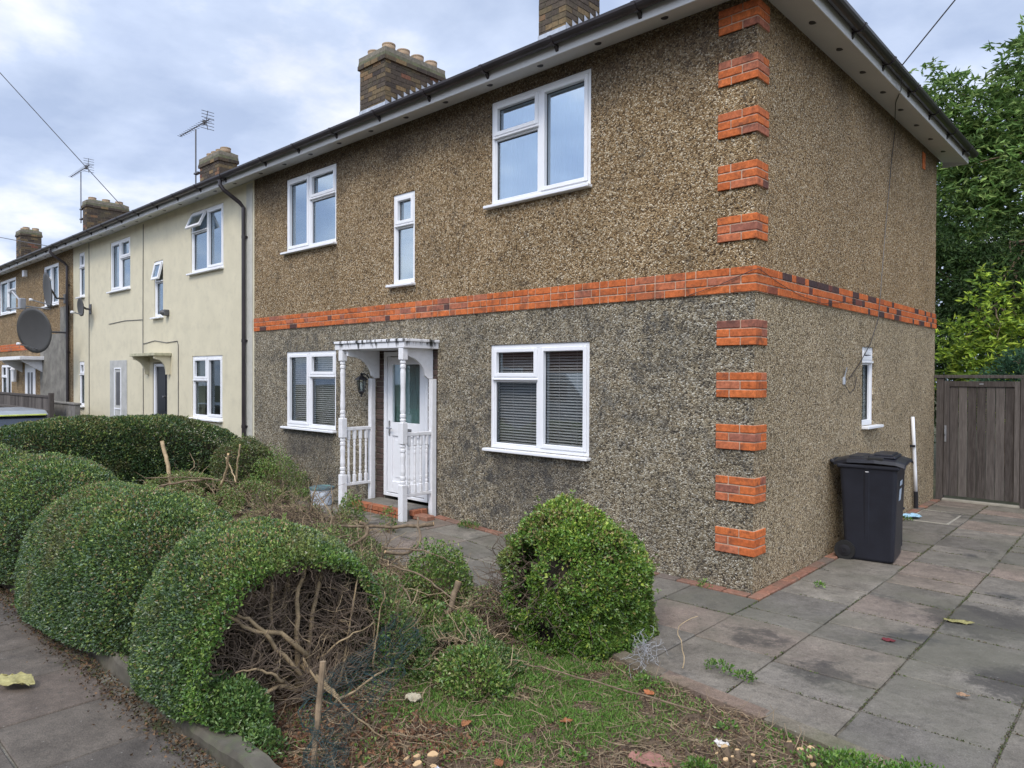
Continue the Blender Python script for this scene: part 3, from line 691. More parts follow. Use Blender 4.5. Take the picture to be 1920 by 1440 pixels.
for k in range(-5, 6):
    if k == 0: continue
    q = MB(); zt = 2.74+.45*k
    q.box(-.337, .012, -.012, .006, zt-.222, zt-.006, 1); q.box(-.006, .0121, .0, .212, zt-.2221, zt-.0061, 1); quoin(q, zt, 0, seed=k+20)
    q.build('brick_quoin', [M['red'], M['mortar']], house)
q = MB(); q.bbox(-.002, .012, 5.38, 5.5, 4.72, 4.95, b=.003); q.build('exposed_brick', M['red'], house)
eaves(house, W, 0, side=True); roof(house, W, .42, hip=True)
# chimneys: the flue stack by the party wall and the one nearer the corner
chimney(house, -7.39, -6.71, 1.2, 2.44, 6.0, 6.87, [(-6.86, 1.38), (-6.86, 1.68), (-6.86, 1.98), (-6.86, 2.28), (-7.25, 1.38)])
chimney(house, -3.46, -3.02, 1.2, 1.9, 6.0, 7.1, [(-3.2, 1.4), (-3.2, 1.7)])
# door
dm = MB(); D0, D1 = -5.14, -4.24; zt_, zb_ = 2.11, .2
for q in ((D0, D0+.06, zb_, zt_), (D1-.06, D1, zb_, zt_), (D0+.06, D1-.06, zt_-.06, zt_), (D0+.06, D1-.06, zb_, zb_+.04)): dm.bbox(q[0], q[1], .0, .07, q[2], q[3], b=.004)
door = dm.build('door_frame', M['upvc'], house)
lf = MB()
for q in ((D0+.07, D0+.17, zb_+.05, zt_-.07), (D1-.17, D1-.07, zb_+.05, zt_-.07), (D0+.17, D1-.17, zt_-.17, zt_-.07), (D0+.17, D1-.17, zb_+.05, zb_+.2), (D0+.17, D1-.17, 1.0, 1.18)): lf.bbox(q[0], q[1], .01, .06, q[2], q[3], b=.005)
lf.bbox(D0+.17, D1-.17, .028, .05, zb_+.2, 1.0, b=.002); lf.bbox(D0+.21, D1-.21, .02, .03, zb_+.25, .95, b=.006)
lf.build('door_leaf', M['upvc'], door)
g_ = MB(); g_.bbox(D0+.168, D1-.168, .034, .038, 1.178, zt_-.168, b=.0005); g_.build('pane', M['glass_lo'], door)
n_ = MB(); V = []
for i in range(41):
    u = D0+.1+(D1-D0-.2)*i/40; dd = .1+.012*math.sin(i*1.7)
    for z in (1.1, 2.05): V.append((u, dd, z))
n_.add(V, [(2*i, 2*i+2, 2*i+3, 2*i+1) for i in range(40)]); n_.build('net_curtain', M['netgreen'], door, smooth=True)
l_ = MB(); l_.bbox(-4.82, -4.56, -.002, .012, 1.06, 1.11, b=.004); l_.build('letterbox', M['letter'], door)
h_ = MB(); h_.tube([(D0+.12, .01, 1.1), (D0+.12, -.04, 1.1), (D0+.22, -.04, 1.1)], .01, 8); h_.bbox(D0+.105, D0+.135, -.002, .012, 1.0, 1.2, b=.004); h_.build('door_handle', M['letter'], door)
k_ = MB()   # bare brickwork each side of the frame, shadow put into its dark brown
for (a, b) in ((-5.32, D0), (D1, -4.05)):
    k_.box(a, b, .02, .2, -.1, 2.13, 1)
    z = .0
    while z < 2.1: k_.bbox(a+.004, b-.004-random.uniform(0, .02), -.0+random.uniform(0, .012), .06, z, z+.065, b=.006); z += .075
k_.build('bare_brick_reveal', [plain('shadow_dark_brick', (.075, .05, .042), .9, var=.5, sc=9, bmp=.5), M['stockmortar']], house)
# step
M['stepb'] = brickmat('step_brick', [(.0, (.30, .11, .06)), (.5, (.36, .13, .06)), (.9, (.26, .11, .07))], dirt=(.10, .08, .06), dlo=.5, dhi=.7)
s_ = MB(); s_.bbox(-5.2, -4.16, -.38, -.0, -.05, .165, b=.008); st = s_.build('doorstep', M['slab'], house)
s_ = MB()
for i in range(9):
    x = -5.22+i*.115; s_.bbox(x, x+.105, -.455+random.uniform(-.004, .004), -.355, .105, .17, b=.006); s_.bbox(x+.0, x+.105, -.45, -.36, .03, .095, b=.006)
for y in (-.25, -.13): s_.bbox(-4.165, -4.08, y-.1, y, .1, .168, b=.006)
s_.build('step_brick', [M['stepb']], st)
# porch
canopy = MB(); CX0, CX1, CY = -5.47, -4.03, -.545
canopy.bbox(CX0, CX1, CY, -.0, 2.125, 2.2, b=.004); canopy.bbox(CX0-.02, CX1+.02, CY-.02, .0, 2.2, 2.235, b=.006)
def streaky():
    m, nt, bs, Lk = newmat('stained_white_fascia'); co = geopos(nt)
    s = ramp(nt, noise(nt, co, 11, 6, .7, (1, 1, .12)), [(.50, 0.), (.56, 1.)])
    sz = nt.nodes.new('ShaderNodeSeparateXYZ'); Lk(co, sz.inputs[0]); t = math_(nt, 'MULTIPLY', math_(nt, 'SUBTRACT', math_(nt, 'MULTIPLY_ADD', noise(nt, co, 9, 5, .7, (1, 1, .2)), .30, sz.outputs[2]), 2.28), 18, clamp=True)
    s3 = math_(nt, 'MULTIPLY', s, t); Lk(mixrgb(nt, s3, (.76, .765, .78), (.03, .032, .03)), bs.inputs['Base Color']); bs.inputs['Roughness'].default_value = .5; return m
M['streak'] = streaky()
cano = canopy.build('porch_canopy', M['streak'], house)
for x in (-5.25, -4.16):
    k = MB(); pts = [(0.0, 2.124), (0.0, 1.76), (-.07, 1.76)]+[(-.12-.34*(1-math.cos(t)), 1.77+.27*math.sin(t)) for t in np.linspace(.1, 1.5, 9)]+[(-.5, 2.05), (-.5, 2.124)]
    k.prism(pts, x-.02, x+.02, 'x'); k.build('curved_bracket', M['paint'], cano)
def turned(m, x, y, z0, z1, s, blocks):
    """turned post: square blocks at given (z0,z1) ranges, lathe between"""
    zs = [z0]; prev = z0
    for (a, b) in blocks:
        if a-prev > .03:
            L_ = a-prev; r = s*.42
            pr = [(r*.8, 0), (r*1.02, .02), (r*1.02, .035), (r*.75, .045), (r, .065), (r, .09), (r*.78, .1), (r*.95, .15)]
            prof = [(q[0], prev+q[1]) for q in pr if q[1] < L_*.35]+[(r*.78, prev+L_*.5)]+[(q[0], a-q[1]) for q in reversed(pr) if q[1] < L_*.35]
            m.lathe(prof, (x, y, 0), 16)
        m.bbox(x-s/2, x+s/2, y-s/2, y+s/2, a, b, b=.008); prev = b
for (x, zb) in ((-5.35, .06), (-4.1, .055)):
    p = MB(); turned(p, x, -.5, zb, 2.125, .085, [(zb, .5), (.98, 1.24), (1.98, 2.124)]); p.build('turned_post', M['paint'], house)
    p = MB(); p.bbox(x-.035, x+.035, -.075, -.003, zb, 1.755, b=.004); p.build('wall_post', M['paint'], house)
    r_ = MB(); r_.bbox(x-.025, x+.025, -.458, -.075, 1.07, 1.115, b=.006)
    ra = r_.build('railing', M['paint'], house)
    r_ = MB(); r_.bbox(x-.022, x+.022, -.458, -.075, .345, .385, b=.005); r_.build('bottom_rail', M['paint'], ra)
    for i in range(4):
        y = -.41+i*.092; b = MB(); turned(b, x, y, .385, 1.07, .042, [(.3851, .49), (.95, 1.0699)]); b.build('baluster', M['paint'], ra)
# waste pipe on the gable
p = MB(); p.tube([(.035, 4.87, 1.27), (.04, 4.93, .9), (.045, 4.99, .5), (.045, 5.03, .24)], .022, 10); p.build('waste_pipe', M['upvc'], house, smooth=True)
p = MB(); p.tube([(.045, 5.03, .25), (.045, 5.05, -.02)], .028, 10); p.box(.0, .06, 4.89, 4.92, .86, .89); p.build('pipe_socket', M['blackp'], house)
# brick plinth strip at the foot of the walls
rr = []
x = -.0
while x > -3.9: rr.append((x-.215, x, -.125, -.012)); x -= .222
y = -.125
while y < 6.0: rr.append((.012, .12, y, y+.215)); y += .222
M['plinth'] = brickmat('worn_red_brick', [(.0, (.30, .15, .10)), (.4, (.24, .12, .085)), (.7, (.20, .13, .10)), (.9, (.16, .13, .11))], dirt=(.10, .10, .075), dlo=.48, dhi=.7)
slabs('brick_edging', rr, M['plinth'], gap=.004, lift=.012)

# wall lantern
ln = empty('wall_lantern', (-5.42, 0, 1.7), 'black carriage lantern on the pebbledash left of the white front door', 'lantern')
m = MB(); m.lathe([(.035, -.02), (.04, -.012), (.035, -.0)], (-5.42, 0, 1.72), 12, axis='y'); m.tube([(-5.42, -.01, 1.72), (-5.42, -.06, 1.79), (-5.42, -.12, 1.82), (-5.42, -.16, 1.79)], .009, 8); m.build('bracket_arm', M['blackp'], ln)
m = MB(); m.lathe([(.012, 1.83), (.02, 1.815), (.012, 1.8), (.05, 1.775), (.085, 1.745), (.088, 1.735), (.06, 1.735)], (-5.42, -.16, 0), 6); m.build('lantern_roof', M['blackp'], ln)
m = MB()
for k in range(6):
    w = 2*math.pi*k/6; m.tube([(-5.42+.062*math.cos(w), -.16+.062*math.sin(w), 1.735), (-5.42+.035*math.cos(w), -.16+.035*math.sin(w), 1.585)], .005, 4)
m.lathe([(.04, 1.59), (.042, 1.575), (.02, 1.55), (.012, 1.53), (.016, 1.52), (.0, 1.5)], (-5.42, -.16, 0), 6); m.build('lantern_cage', M['blackp'], ln)
m = MB(); m.lathe([(.056, 1.733), (.032, 1.592)], (-5.42, -.16, 0), 6); m.build('glass', M['glass_lo'], ln)
# cables on the gable and the overhead line
c_ = MB(); c_.tube([(.45, 2.55, 5.08), (.36, 2.9, 4.98), (.2, 3.3, 4.99), (.025, 3.95, 4.85), (.018, 3.85, 4.5), (.018, 3.6, 3.5), (.03, 3.4, 2.78), (.03, 3.33, 2.5), (.016, 3.1, 2.2), (.016, 2.7, 1.95), (.016, 2.35, 1.78)], .005, 5)
c_.tube([(.016, 2.6, 1.8), (.03, 2.5, 1.68), (.03, 2.35, 1.62), (.02, 2.2, 1.72)], .004, 5)
c_.tube([(-.6, -.03, 2.53), (-.3, -.032, 2.6), (.0, -.034, 2.7), (.032, .0, 2.71), (.034, .4, 2.63), (.034, .9, 2.56), (.034, 1.5, 2.53), (.034, 2.0, 2.58), (.034, 2.5, 2.63)], .003, 5)
tag(c_.build('wall_cable', M['gutter']), 'thin dark cable hanging down the pebbledash side wall from the gutter', 'cable')
b = MB(); b.bbox(.002, .022, 2.19, 2.225, 1.72, 1.80, b=.003); b.tube([(.02, 2.2, 1.8), (.05, 2.18, 1.9)], .006, 5)
tag(b.build('cable_bracket', M['lead']), 'small pale metal bracket on the side wall left of the narrow ground floor window', 'bracket')
def wire(name, a, b, sag, label, r=.007):
    a, b = Vector(a), Vector(b); pts = [a.lerp(b, t)-Vector((0, 0, sag*4*t*(1-t))) for t in np.linspace(0, 1, 24)]
    m = MB(); m.tube(pts, r, 5); return tag(m.build(name, M['darkmetal']), label, 'wire')
# ================================================================ neighbouring houses
cream = empty('cream_house', (-13.5, 0, 0), 'cream rendered house with white windows between the two pebbledash houses', 'house', 'two storey houses of the row')
CW = [(-11.17, -9.82, 3.72, 4.87, 'LT', 'glass_up', 'net', .42, 4.5), (-11.12, -9.86, .985, 2.15, 'LT', 'glass_lo', None, 0, 1.7),
      (-15.56, -14.31, 3.71, 4.85, 'RT', 'glass_up', 'net', 0, 4.43), (-12.95, -12.5, 2.98, 4.14, 'N', 'glass_up', None, .22, 3.72), (-17.84, -17.4, 3.75, 4.87, 'N', 'glass_up', None, 0, 4.5), (-17.84, -17.44, 1.0, 2.12, 'N', 'glass_lo', None, 0, 1.8)]
ch = [(w[0], w[1], w[2], w[3]) for w in CW]+[(-13.05, -12.3, -.4, 2.05)]
wall_holes('wall', M['cream'], cream, -18.3, W-.001, -.3, 5.06, ch)
for (a, b, c, d, ly, gl, fi, op, zt) in CW: window(cream, a, b, c, d, ly, glass=gl, fill=fi, open_top=op, trans=zt)
q = MB(); q.box(-18.3, W-.01, 5.95, 6.2, -.3, 5.06); q.box(-18.28, -18.1, .25, 5.95, -.3, 5.06); q.box(-13.7, -13.6, .25, 5.95, -.3, 5.0); q.box(-18.1, W-.05, .26, 5.94, 2.5, 2.6); q.build('rear_wall', M['room'], cream)
q = MB(); q.bbox(W-.26, W-.05, -.012, .0, -.3, 5.02, b=.003); q.build('corner_strip', plain('pale_render', (.48, .47, .42), .85, var=.08, dirt=(.3, .3, .26)), cream)
eaves(cream, -18.3, W-.0); roof(cream, -18.3, W)
chimney(cream, -13.52, -12.58, 1.2, 1.6, 6.0, 6.44, [(-13.38, 1.4), (-13.15, 1.4), (-12.92, 1.4), (-12.70, 1.4)], flash=False)
chimney(cream, -19.2, -18.4, 1.2, 1.75, 6.0, 6.4, [(-19.0, 1.47), (-18.6, 1.47)], flash=False) if False else None
q = MB(); q.bbox(-12.98, -12.9, -.005, .06, 0, 2.02, b=.004); q.bbox(-12.9, -12.36, -.0, .06, 1.96, 2.02, b=.004); fr_ = q.build('door_frame', M['upvc'], cream)
q = MB(); q.bbox(-12.9, -12.36, .03, .07, 0, 1.96, b=.004); q.bbox(-12.82, -12.44, .022, .03, .2, .9, b=.004); q.bbox(-12.82, -12.44, .022, .03, 1.05, 1.85, b=.004); q.build('door_leaf', plain('dark_door', (.008, .010, .013), .35, spec=.3), fr_)
q = MB(); q.lathe([(.02, -.03), (.02, .02)], (-12.45, .0, 1.35), 8, axis='y'); q.build('door_knob', M['letter'], fr_)
# old blocked second doorway, greyish
q = MB(); q.bbox(-15.57, -14.5, -.012, -.001, -.2, 2.12, b=.003); bd = q.build('blocked_doorway', plain('grey_render', (.43, .43, .41), .85, var=.12, sc=4, dirt=(.28, .29, .26)), cream)
q = MB(); q.bbox(-15.25, -15.22, -.03, -.011, 0, 1.95, b=.002); q.bbox(-14.85, -14.82, -.03, -.011, 0, 1.95, b=.002); q.bbox(-15.22, -14.85, -.03, -.011, 1.92, 1.95, b=.002); q.bbox(-15.22, -14.85, -.025, -.012, 1.0, 1.03, b=.002); q.build('door_trim', M['upvc'], bd)
q = MB(); q.bbox(-15.15, -14.92, -.018, -.0115, 1.1, 1.85, b=.001); q.build('pane', M['darkmetal'], bd)
q = MB(); q.bbox(-13.38, -12.07, -.34, -.0, 2.17, 2.23, b=.006); ca = q.build('door_canopy', plain('mossy_cream', (.45, .43, .30), .85, var=.2, sc=8, dirt=(.16, .16, .08), dirtamt=.8), cream)
for x in (-12.16, -13.28):
    q = MB(); q.prism([(0.0, 2.17), (0.0, 1.8), (-.08, 1.8)]+[(-.08-.2*(1-math.cos(t)), 1.82+.28*math.sin(t)) for t in np.linspace(.1, 1.5, 9)]+[(-.31, 2.12), (-.31, 2.17)], x-.03, x+.03, 'x'); q.build('curved_bracket', M['cream'], ca)
downpipe(cream, -8.95)
q = MB()
for P_ in ([(-13.53, -.01, 5.0), (-13.55, -.01, 3.8), (-13.56, -.01, 2.45), (-13.53, -.01, .2)], [(-15.64, -.01, 2.97), (-14.6, -.01, 3.0), (-13.56, -.01, 2.97)], [(-13.55, -.01, 2.45), (-12.9, -.01, 2.5), (-12.3, -.01, 2.44), (-11.78, -.01, 2.46), (-11.74, -.01, 2.38), (-11.74, -.01, .2)], [(-17.04, -.01, 5.05), (-17.05, -.01, .1)]):
    q.tube(P_, .007, 5)
q.build('wall_cables', M['darkmetal'], cream)
q = MB(); q.bbox(-12.32, -12.18, -.1, -.002, 2.98, 3.1, b=.01); q.lathe([(.03, -.16), (.06, -.1)], (-12.25, 0, 3.04), 10, axis='y'); q.build('wall_vent', M['darkmetal'], cream)

far = empty('far_pebbledash_house', (-23, 0, 0), 'dirty pebbledash house with large satellite dishes at the left edge', 'house', 'two storey houses of the row')
FW_ = [(-26.05, -24.0, 3.74, 4.85, 'RT', 'glass_up', None, 4.45), (-20.95, -19.55, 3.7, 4.83, 'LT', 'glass_up', None, 4.45), (-25.9, -24.6, .95, 2.1, 'LT', 'glass_lo', None, 1.7), (-20.6, -19.5, .95, 2.1, 'LT', 'glass_lo', None, 1.7)]
wall_holes('wall', M['peb_far'], far, -34, -18.301, -.5, 5.06, [(w[0], w[1], w[2], w[3]) for w in FW_])
for (a, b, c, d, ly, gl, fi, zt) in FW_: window(far, a, b, c, d, ly, glass=gl, fill=fi, trans=zt)
q = MB(); q.box(-34, -18.31, 5.95, 6.2, -.5, 5.06); q.box(-33.99, -33.8, .25, 5.95, -.5, 5.06); q.box(-34, -18.4, .26, 5.94, 2.5, 2.6); q.box(-23.5, -23.4, .26, 5.9, -.4, 5); q.build('rear_wall', M['room'], far)
q = MB(); q.box(-34, -22.2, -.012, 0, 2.52, 2.74, 1); brick_run(q, (-22.2, 0), (-1, 0), (0, -1), 11.5, 2.523, depth=.02); q.build('brick_band', [M['red'], M['mortar']], far)
eaves(far, -34, -18.3); roof(far, -34, -18.3)
chimney(far, -21.65, -21.3, 1.2, 2.35, 6.0, 6.82, [(-21.48, 1.4), (-21.48, 1.78), (-21.48, 2.15)], flash=False)
chimney(far, -29.4, -28.75, 1.2, 1.85, 6.0, 6.95, [(-29.2, 1.4), (-28.9, 1.4), (-28.9, 1.7)], flash=False)
downpipe(far, -18.6)
q = MB(); q.bbox(-23.6, -20.9, -.6, 0, 2.2, 2.3, b=.006); ca = q.build('door_canopy', M['paint'], far)
for x in (-23.3, -21.1):
    q = MB(); q.prism([(0, 2.2), (0, 1.85), (-.5, 2.15), (-.5, 2.2)], x-.03, x+.03, 'x'); q.build('bracket', M['paint'], ca)
q = MB(); q.bbox(-22.9, -22.8, -.02, .02, 0, 2.1, b=.004); q.bbox(-21.9, -21.8, -.02, .02, 0, 2.1, b=.004); q.bbox(-22.8, -21.9, -.02, .02, 2.0, 2.1, b=.004); f_ = q.build('door_frame', M['upvc'], far)
q = MB(); q.bbox(-22.8, -21.9, -.012, -.001, 0, 2.0, b=.004); q.build('door_leaf', M['upvc'], f_)
q = MB(); q.bbox(-22.62, -22.4, -.018, -.012, .9, 1.85, b=.002); q.bbox(-22.28, -22.08, -.018, -.012, .9, 1.85, b=.002); q.build('pane', M['darkmetal'], f_)
q = MB(); q.bbox(-22.85, -22.65, -.1, 0, 4.72, 4.92, b=.01); q.build('alarm_box', M['upvc'], far)
q = MB(); q.bbox(-23.9, -23.7, -.15, -.05, 1.55, 1.95, b=.02); q.lathe([(.12, 1.93), (.05, 2.03)], (-23.8, -.1, 0), 6); q.build('porch_lamp', M['paint'], far)
q = MB(); q.bbox(-21.3, -18.66, -.012, -.0, -.4, 2.9, b=.003); q.bbox(-19.4, -18.66, -.013, -.0, 2.9, 3.6, b=.003)
o_ = q.build('grey_render_patch', plain('streaky_grey_render', (.20, .19, .165), .9, var=.3, sc=3, dirt=(.09, .085, .075), dirtamt=.8), far)

def dish(name, c, r, yaw, pitch, label, arm=True, mat='dish', wall=None):
    root = empty(name, c, label, 'satellite dish', 'satellite dishes on the far walls')
    Rm = Matrix.Rotation(yaw, 3, 'Z') @ Matrix.Rotation(pitch, 3, 'X')
    C0 = Vector(c)
    def T(p): return tuple(C0+Rm @ Vector(p))
    m = MB(); V = []; F = []; n = 28; rings = 7
    for s, off in ((0, 0.0), (1, .02)):
        for i in range(rings+1):
            q = r*i/rings
            for k in range(n):
                w = 2*math.pi*k/n; V.append(T((q*math.cos(w), .12*(q/r)**2*-1*r+off, q*1.08*math.sin(w))))
    def I(s, i, k): return s*(rings+1)*n+i*n+k % n
    for s in (0, 1):
        for i in range(rings):
            for k in range(n): F.append((I(s, i, k), I(s, i, k+1), I(s, i+1, k+1), I(s, i+1, k)))
    for k in range(n): F.append((I(0, rings, k), I(0, rings, k+1), I(1, rings, k+1), I(1, rings, k)))
    m.add(V, F); m.build('reflector', M[mat], root, smooth=True, fix=True)
    a = MB(); tip = T((0, -r*1.0, -r*.55)); a.tube([T((0, .03, -r*.95)), tip], .016, 6); a.build('feed_arm', M['metal'], root)
    a = MB(); a.lathe([(.03, -.04), (.035, 0), (.02, .04)], tip, 10, axis='y'); a.build('receiver_head', M['upvc'], root)
    a = MB(); w = wall or (c[0], 0, c[2]-.1); a.tube([T((0, .05, 0)), (w[0], c[1]*.4, w[2]), (w[0], -.0, w[2])], .025, 8); a.bbox(w[0]-.08, w[0]+.08, -.02, -.001, w[2]-.12, w[2]+.12, b=.004); a.build('wall_bracket', M['darkmetal'], root)
    return root
dish('satellite_dish', (-18.0, -.9, 2.88), .52, rad(29), rad(8), 'large dark satellite dish facing the street low on the far house wall', wall=(-18.9, 0, 2.9))
dish('satellite_dish', (-18.45, -.5, 3.94), .42, rad(-3), rad(6), 'satellite dish seen edge on in front of the upper window', wall=(-19.0, 0, 3.8))
dish('satellite_dish', (-16.8, -.25, 3.42), .2, rad(2), rad(6), 'small dark satellite dish on the cream wall beside a thin cable', wall=(-16.95, 0, 3.4))
q = MB(); q.bbox(-20.4, -20.2, -.75, -.6, 3.55, 3.85, b=.02); q.tube([(-20.3, 0, 3.6), (-20.3, -.65, 3.65)], .02, 6); q.tube([(-20.3, -.65, 3.7), (-20.7, -.8, 4.05)], .03, 6); q.tube([(-20.3, -.65, 3.6), (-21.2, -.8, 3.6)], .02, 6); q.lathe([(.05, -.06), (.06, .06)], (-20.75, -.8, 4.05), 8, axis='x'); q.lathe([(.05, -.06), (.06, .06)], (-21.2, -.8, 3.6), 8, axis='x')
tag(q.build('receiver_bracket', M['metal']), 'cluster of dish receiver arms on the far house wall above the big dish', 'bracket')
def aerial(c, h, L_, label):
    root = empty('television_aerial', c, label, 'aerial', 'aerials on the chimneys'); x, y, z = c
    m = MB(); m.tube([(x, y, z), (x, y, z+h)], .017, 6); m.build('mast', M['darkmetal'], root)
    m = MB(); m.bbox(x-.05, x+.16, y-.03, y+.05, z+.1, z+.14, b=.004); m.bbox(x-.05, x+.16, y-.03, y+.05, z+.4, z+.44, b=.004); m.build('chimney_bracket', M['darkmetal'], root)
    m = MB(); zt = z+h+.06
    a, b = Vector((x-L_*.55, y, zt-.02)), Vector((x+L_*.45, y, zt)); m.tube([a, b], .012, 5)
    for i in range(14):
        p = a.lerp(b, i/13); w = .06+.05*i/13; m.tube([p+Vector((0, -w, 0)), p+Vector((0, w, 0))], .006, 4)
    for s in (-1, 1):
        for j in range(3): m.tube([b+Vector((-.08, -.14, s*(.05+.07*j))), b+Vector((-.08, .14, s*(.05+.07*j)))], .007, 4)
        m.tube([b+Vector((-.16, 0, 0)), b+Vector((-.08, 0, s*.21))], .008, 4)
    m.bbox(x+L_*.26, x+L_*.30, y-.03, y+.03, zt-.05, zt+.05, b=.01)
    m.build('antenna', M['darkmetal'], root)
aerial((-13.75, 1.2, 5.95), 1.42, 1.55, 'tall thin television aerial beside the middle cream chimney')
aerial((-21.85, 1.2, 6.4), 1.55, 1.8, 'television aerial on the leftmost but one chimney')
wire('overhead_wire', (-13.9, -3.4, 8.5), (-13.3, -.45, 5.2), .0, 'overhead wire slanting down from top left to the cream house gutter', .008)
wire('overhead_wire', (-36, -3, 8.6), (-24.5, 1.0, 6.0), .1, 'short faint wire low in the sky at the left edge', .012)
wire('overhead_wire', (.45, 2.55, 5.1), (1.32, 1.9, 5.6), .0, 'overhead wire rising from the side gutter to the top edge', .007)

# low fences and walls by the far house
fe = empty('wooden_fence', (-19, -1, 0), 'low brown wooden fence in front of the far house', 'fence')
q = MB()
for i in range(38): q.bbox(-22.5+i*.155, -22.5+i*.155+.145, -.98, -.955, -.3, 1.24+.006*(i % 3), b=.004)
q.build('boards', M['gatewood'], fe)
q = MB(); q.bbox(-22.5, -16.6, -1.0, -.93, 1.24, 1.3, b=.006); q.bbox(-22.5, -16.6, -1.02, -.981, .9, .97, b=.004); q.build('rail', M['gatewood'], fe)
q = MB(); q.bbox(-16.6, -16.5, -1.0, -.9, -.3, 1.36, b=.006); q.build('post', M['gatewood'], fe)
q = MB(); q.bbox(-18.6, -16.0, -.62, -.5, -.4, 1.08, b=.01); q.bbox(-18.62, -15.98, -.64, -.48, 1.081, 1.13, b=.01)
tag(q.build('garden_wall', plain('grey_garden_wall', (.19, .18, .165), .9, var=.25, dirt=(.12, .13, .09))), 'low grey rendered wall beside the cream house', 'wall')
# car behind the hedge
car = empty('parked_car', (-15.6, -2.4, -.35), 'dark blue parked car with lime green roof edge behind the long hedge', 'car')
def carpart(name, poly, y0, y1, mat, parent, taper=.0, b=.03):
    m = MB(); n = len(poly); yc = (y0+y1)/2; zmax = max(p[1] for p in poly); zmin = min(p[1] for p in poly)
    V = []
    for yy in (y0, y0+b, y1-b, y1):
        for (x, z) in poly:
            k = (z-zmin)/(zmax-zmin) if taper else 0; e_ = b if yy in (y0, y1) else 0
            xc = sum(p[0] for p in poly)/n; zc = sum(p[1] for p in poly)/n; d = math.hypot(x-xc, z-zc)
            V.append((x+(xc-x)/d*e_, yc+(yy-yc)*(1-taper*k), z+(zc-z)/d*e_))
    F = [tuple(range(n)), tuple(3*n+i for i in range(n))[::-1]]+[(s*n+i, s*n+(i+1) % n, (s+1)*n+(i+1) % n, (s+1)*n+i) for s in range(3) for i in range(n)]
    m.add(V, F); return m.build(name, mat, parent)
M['blue'] = plain('dark_blue_car_paint', (.03, .045, .10), .25, var=.05, spec=.6); M['lime'] = plain('lime_trim', (.55, .62, .16), .4)
M['cglass'] = plain('tinted_glass', (.02, .028, .045), .08, spec=.8); M['silver'] = plain('roof_sheen_and_van_paint', (.24, .27, .30), .3, spec=.6)  # pale grey: van paint, and sky reflection painted onto the car roof
X0, Z0 = -17.75, -.35
bx = [(X0, Z0+.3), (X0+.02, Z0+.75), (X0+.9, Z0+.9), (X0+4.2, Z0+.92), (X0+4.28, Z0+.6), (X0+4.25, Z0+.3)]
carpart('body', bx, -3.3, -1.55, M['blue'], car)
carpart('cabin', [(X0+1.0, Z0+.88), (X0+1.8, Z0+1.34), (X0+3.95, Z0+1.36), (X0+4.2, Z0+.88)], -3.22, -1.63, M['cglass'], car, taper=.12)
carpart('roof_panel', [(X0+1.72, Z0+1.35), (X0+2.0, Z0+1.43), (X0+3.8, Z0+1.43), (X0+4.02, Z0+1.35)], -3.14, -1.71, M['silver'], car)
q = MB(); q.bbox(X0+1.8, X0+4.02, -3.16, -3.1, Z0+1.335, Z0+1.365, b=.006); q.bbox(X0+4.0, X0+4.04, -3.1, -1.75, Z0+1.335, Z0+1.365, b=.006); q.build('lime_trim', M['lime'], car)
for x in (X0+.85, X0+3.45):
    for y in (-3.28, -1.72):
        q = MB(); q.lathe([(.2, -.09), (.3, -.08), (.31, 0), (.3, .08), (.2, .09)], (x, y, Z0+.31), 24, axis='y'); w_ = q.build('wheel', M['rubber'], car)
        q = MB(); q.lathe([(.19, -.095), (.05, -.07), (.05, .07), (.19, .095)], (x, y, Z0+.31), 16, axis='y'); q.build('rim', M['metal'], w_)
for y in (-3.2, -1.8): q = MB(); q.bbox(X0+4.2, X0+4.3, y-.08, y+.16, Z0+.65, Z0+.85, b=.01); q.build('tail_light', plain('red_lens', (.4, .02, .02), .2), car)

# ================================================================ gate, bin, small things by the gable
gate = empty('garden_gate', (.6, 6.2, 0), 'weathered grey brown boarded side gate beside the house', 'gate')
q = MB(); x = .2
while x < .99: q.bbox(x+.002, x+.108, 6.20, 6.222, .07, 1.67, b=.003); x += .1125
q.build('boards', M['gatewood'], gate)
q = MB(); q.bbox(.13, .2, 6.18, 6.225, .07, 1.75, b=.004); q.bbox(.985, 1.05, 6.18, 6.225, .07, 1.75, b=.004); q.bbox(.2, .985, 6.18, 6.225, 1.67, 1.75, b=.004); q.build('gate_frame', M['gatewood'], gate)
q = MB(); q.bbox(.14, .165, 6.168, 6.181, .86, 1.1, b=.003); q.tube([(.152, 6.17, .95), (.152, 6.14, .98), (.152, 6.14, 1.04), (.152, 6.17, 1.06)], .006, 6); q.build('pull_handle', M['metal'], gate)
q = MB(); q.bbox(.57, .62, 6.175, 6.181, 1.7, 1.72, b=.001); q.build('number_plate', M['metal'], gate)
fp = empty('gate_surround', (.6, 6.2, 0), 'fence posts and top rail framing the side gate', 'fence')
q = MB(); q.bbox(.03, .125, 6.19, 6.28, -.05, 1.79, b=.004); q.build('post', M['gatewood'], fp)
q = MB(); q.bbox(1.055, 1.16, 6.17, 6.28, -.05, 1.79, b=.004); q.build('post', M['gatewood'], fp)
q = MB(); q.bbox(-.02, 3.6, 6.17, 6.29, 1.793, 1.84, b=.004); q.build('top_rail', M['gatewood'], fp)
q = MB(); x = 1.17
while x < 3.5: q.bbox(x+.002, x+.118, 6.20, 6.222, .0, 1.74, b=.003); x += .12
q.build('boards', M['gatewood'], fp)
q = MB(); q.bbox(.12, 1.06, 6.13, 6.22, -.02, .03, b=.006); q.build('sill_board', plain('pale_timber', (.3, .28, .23), .8, var=.2), fp)
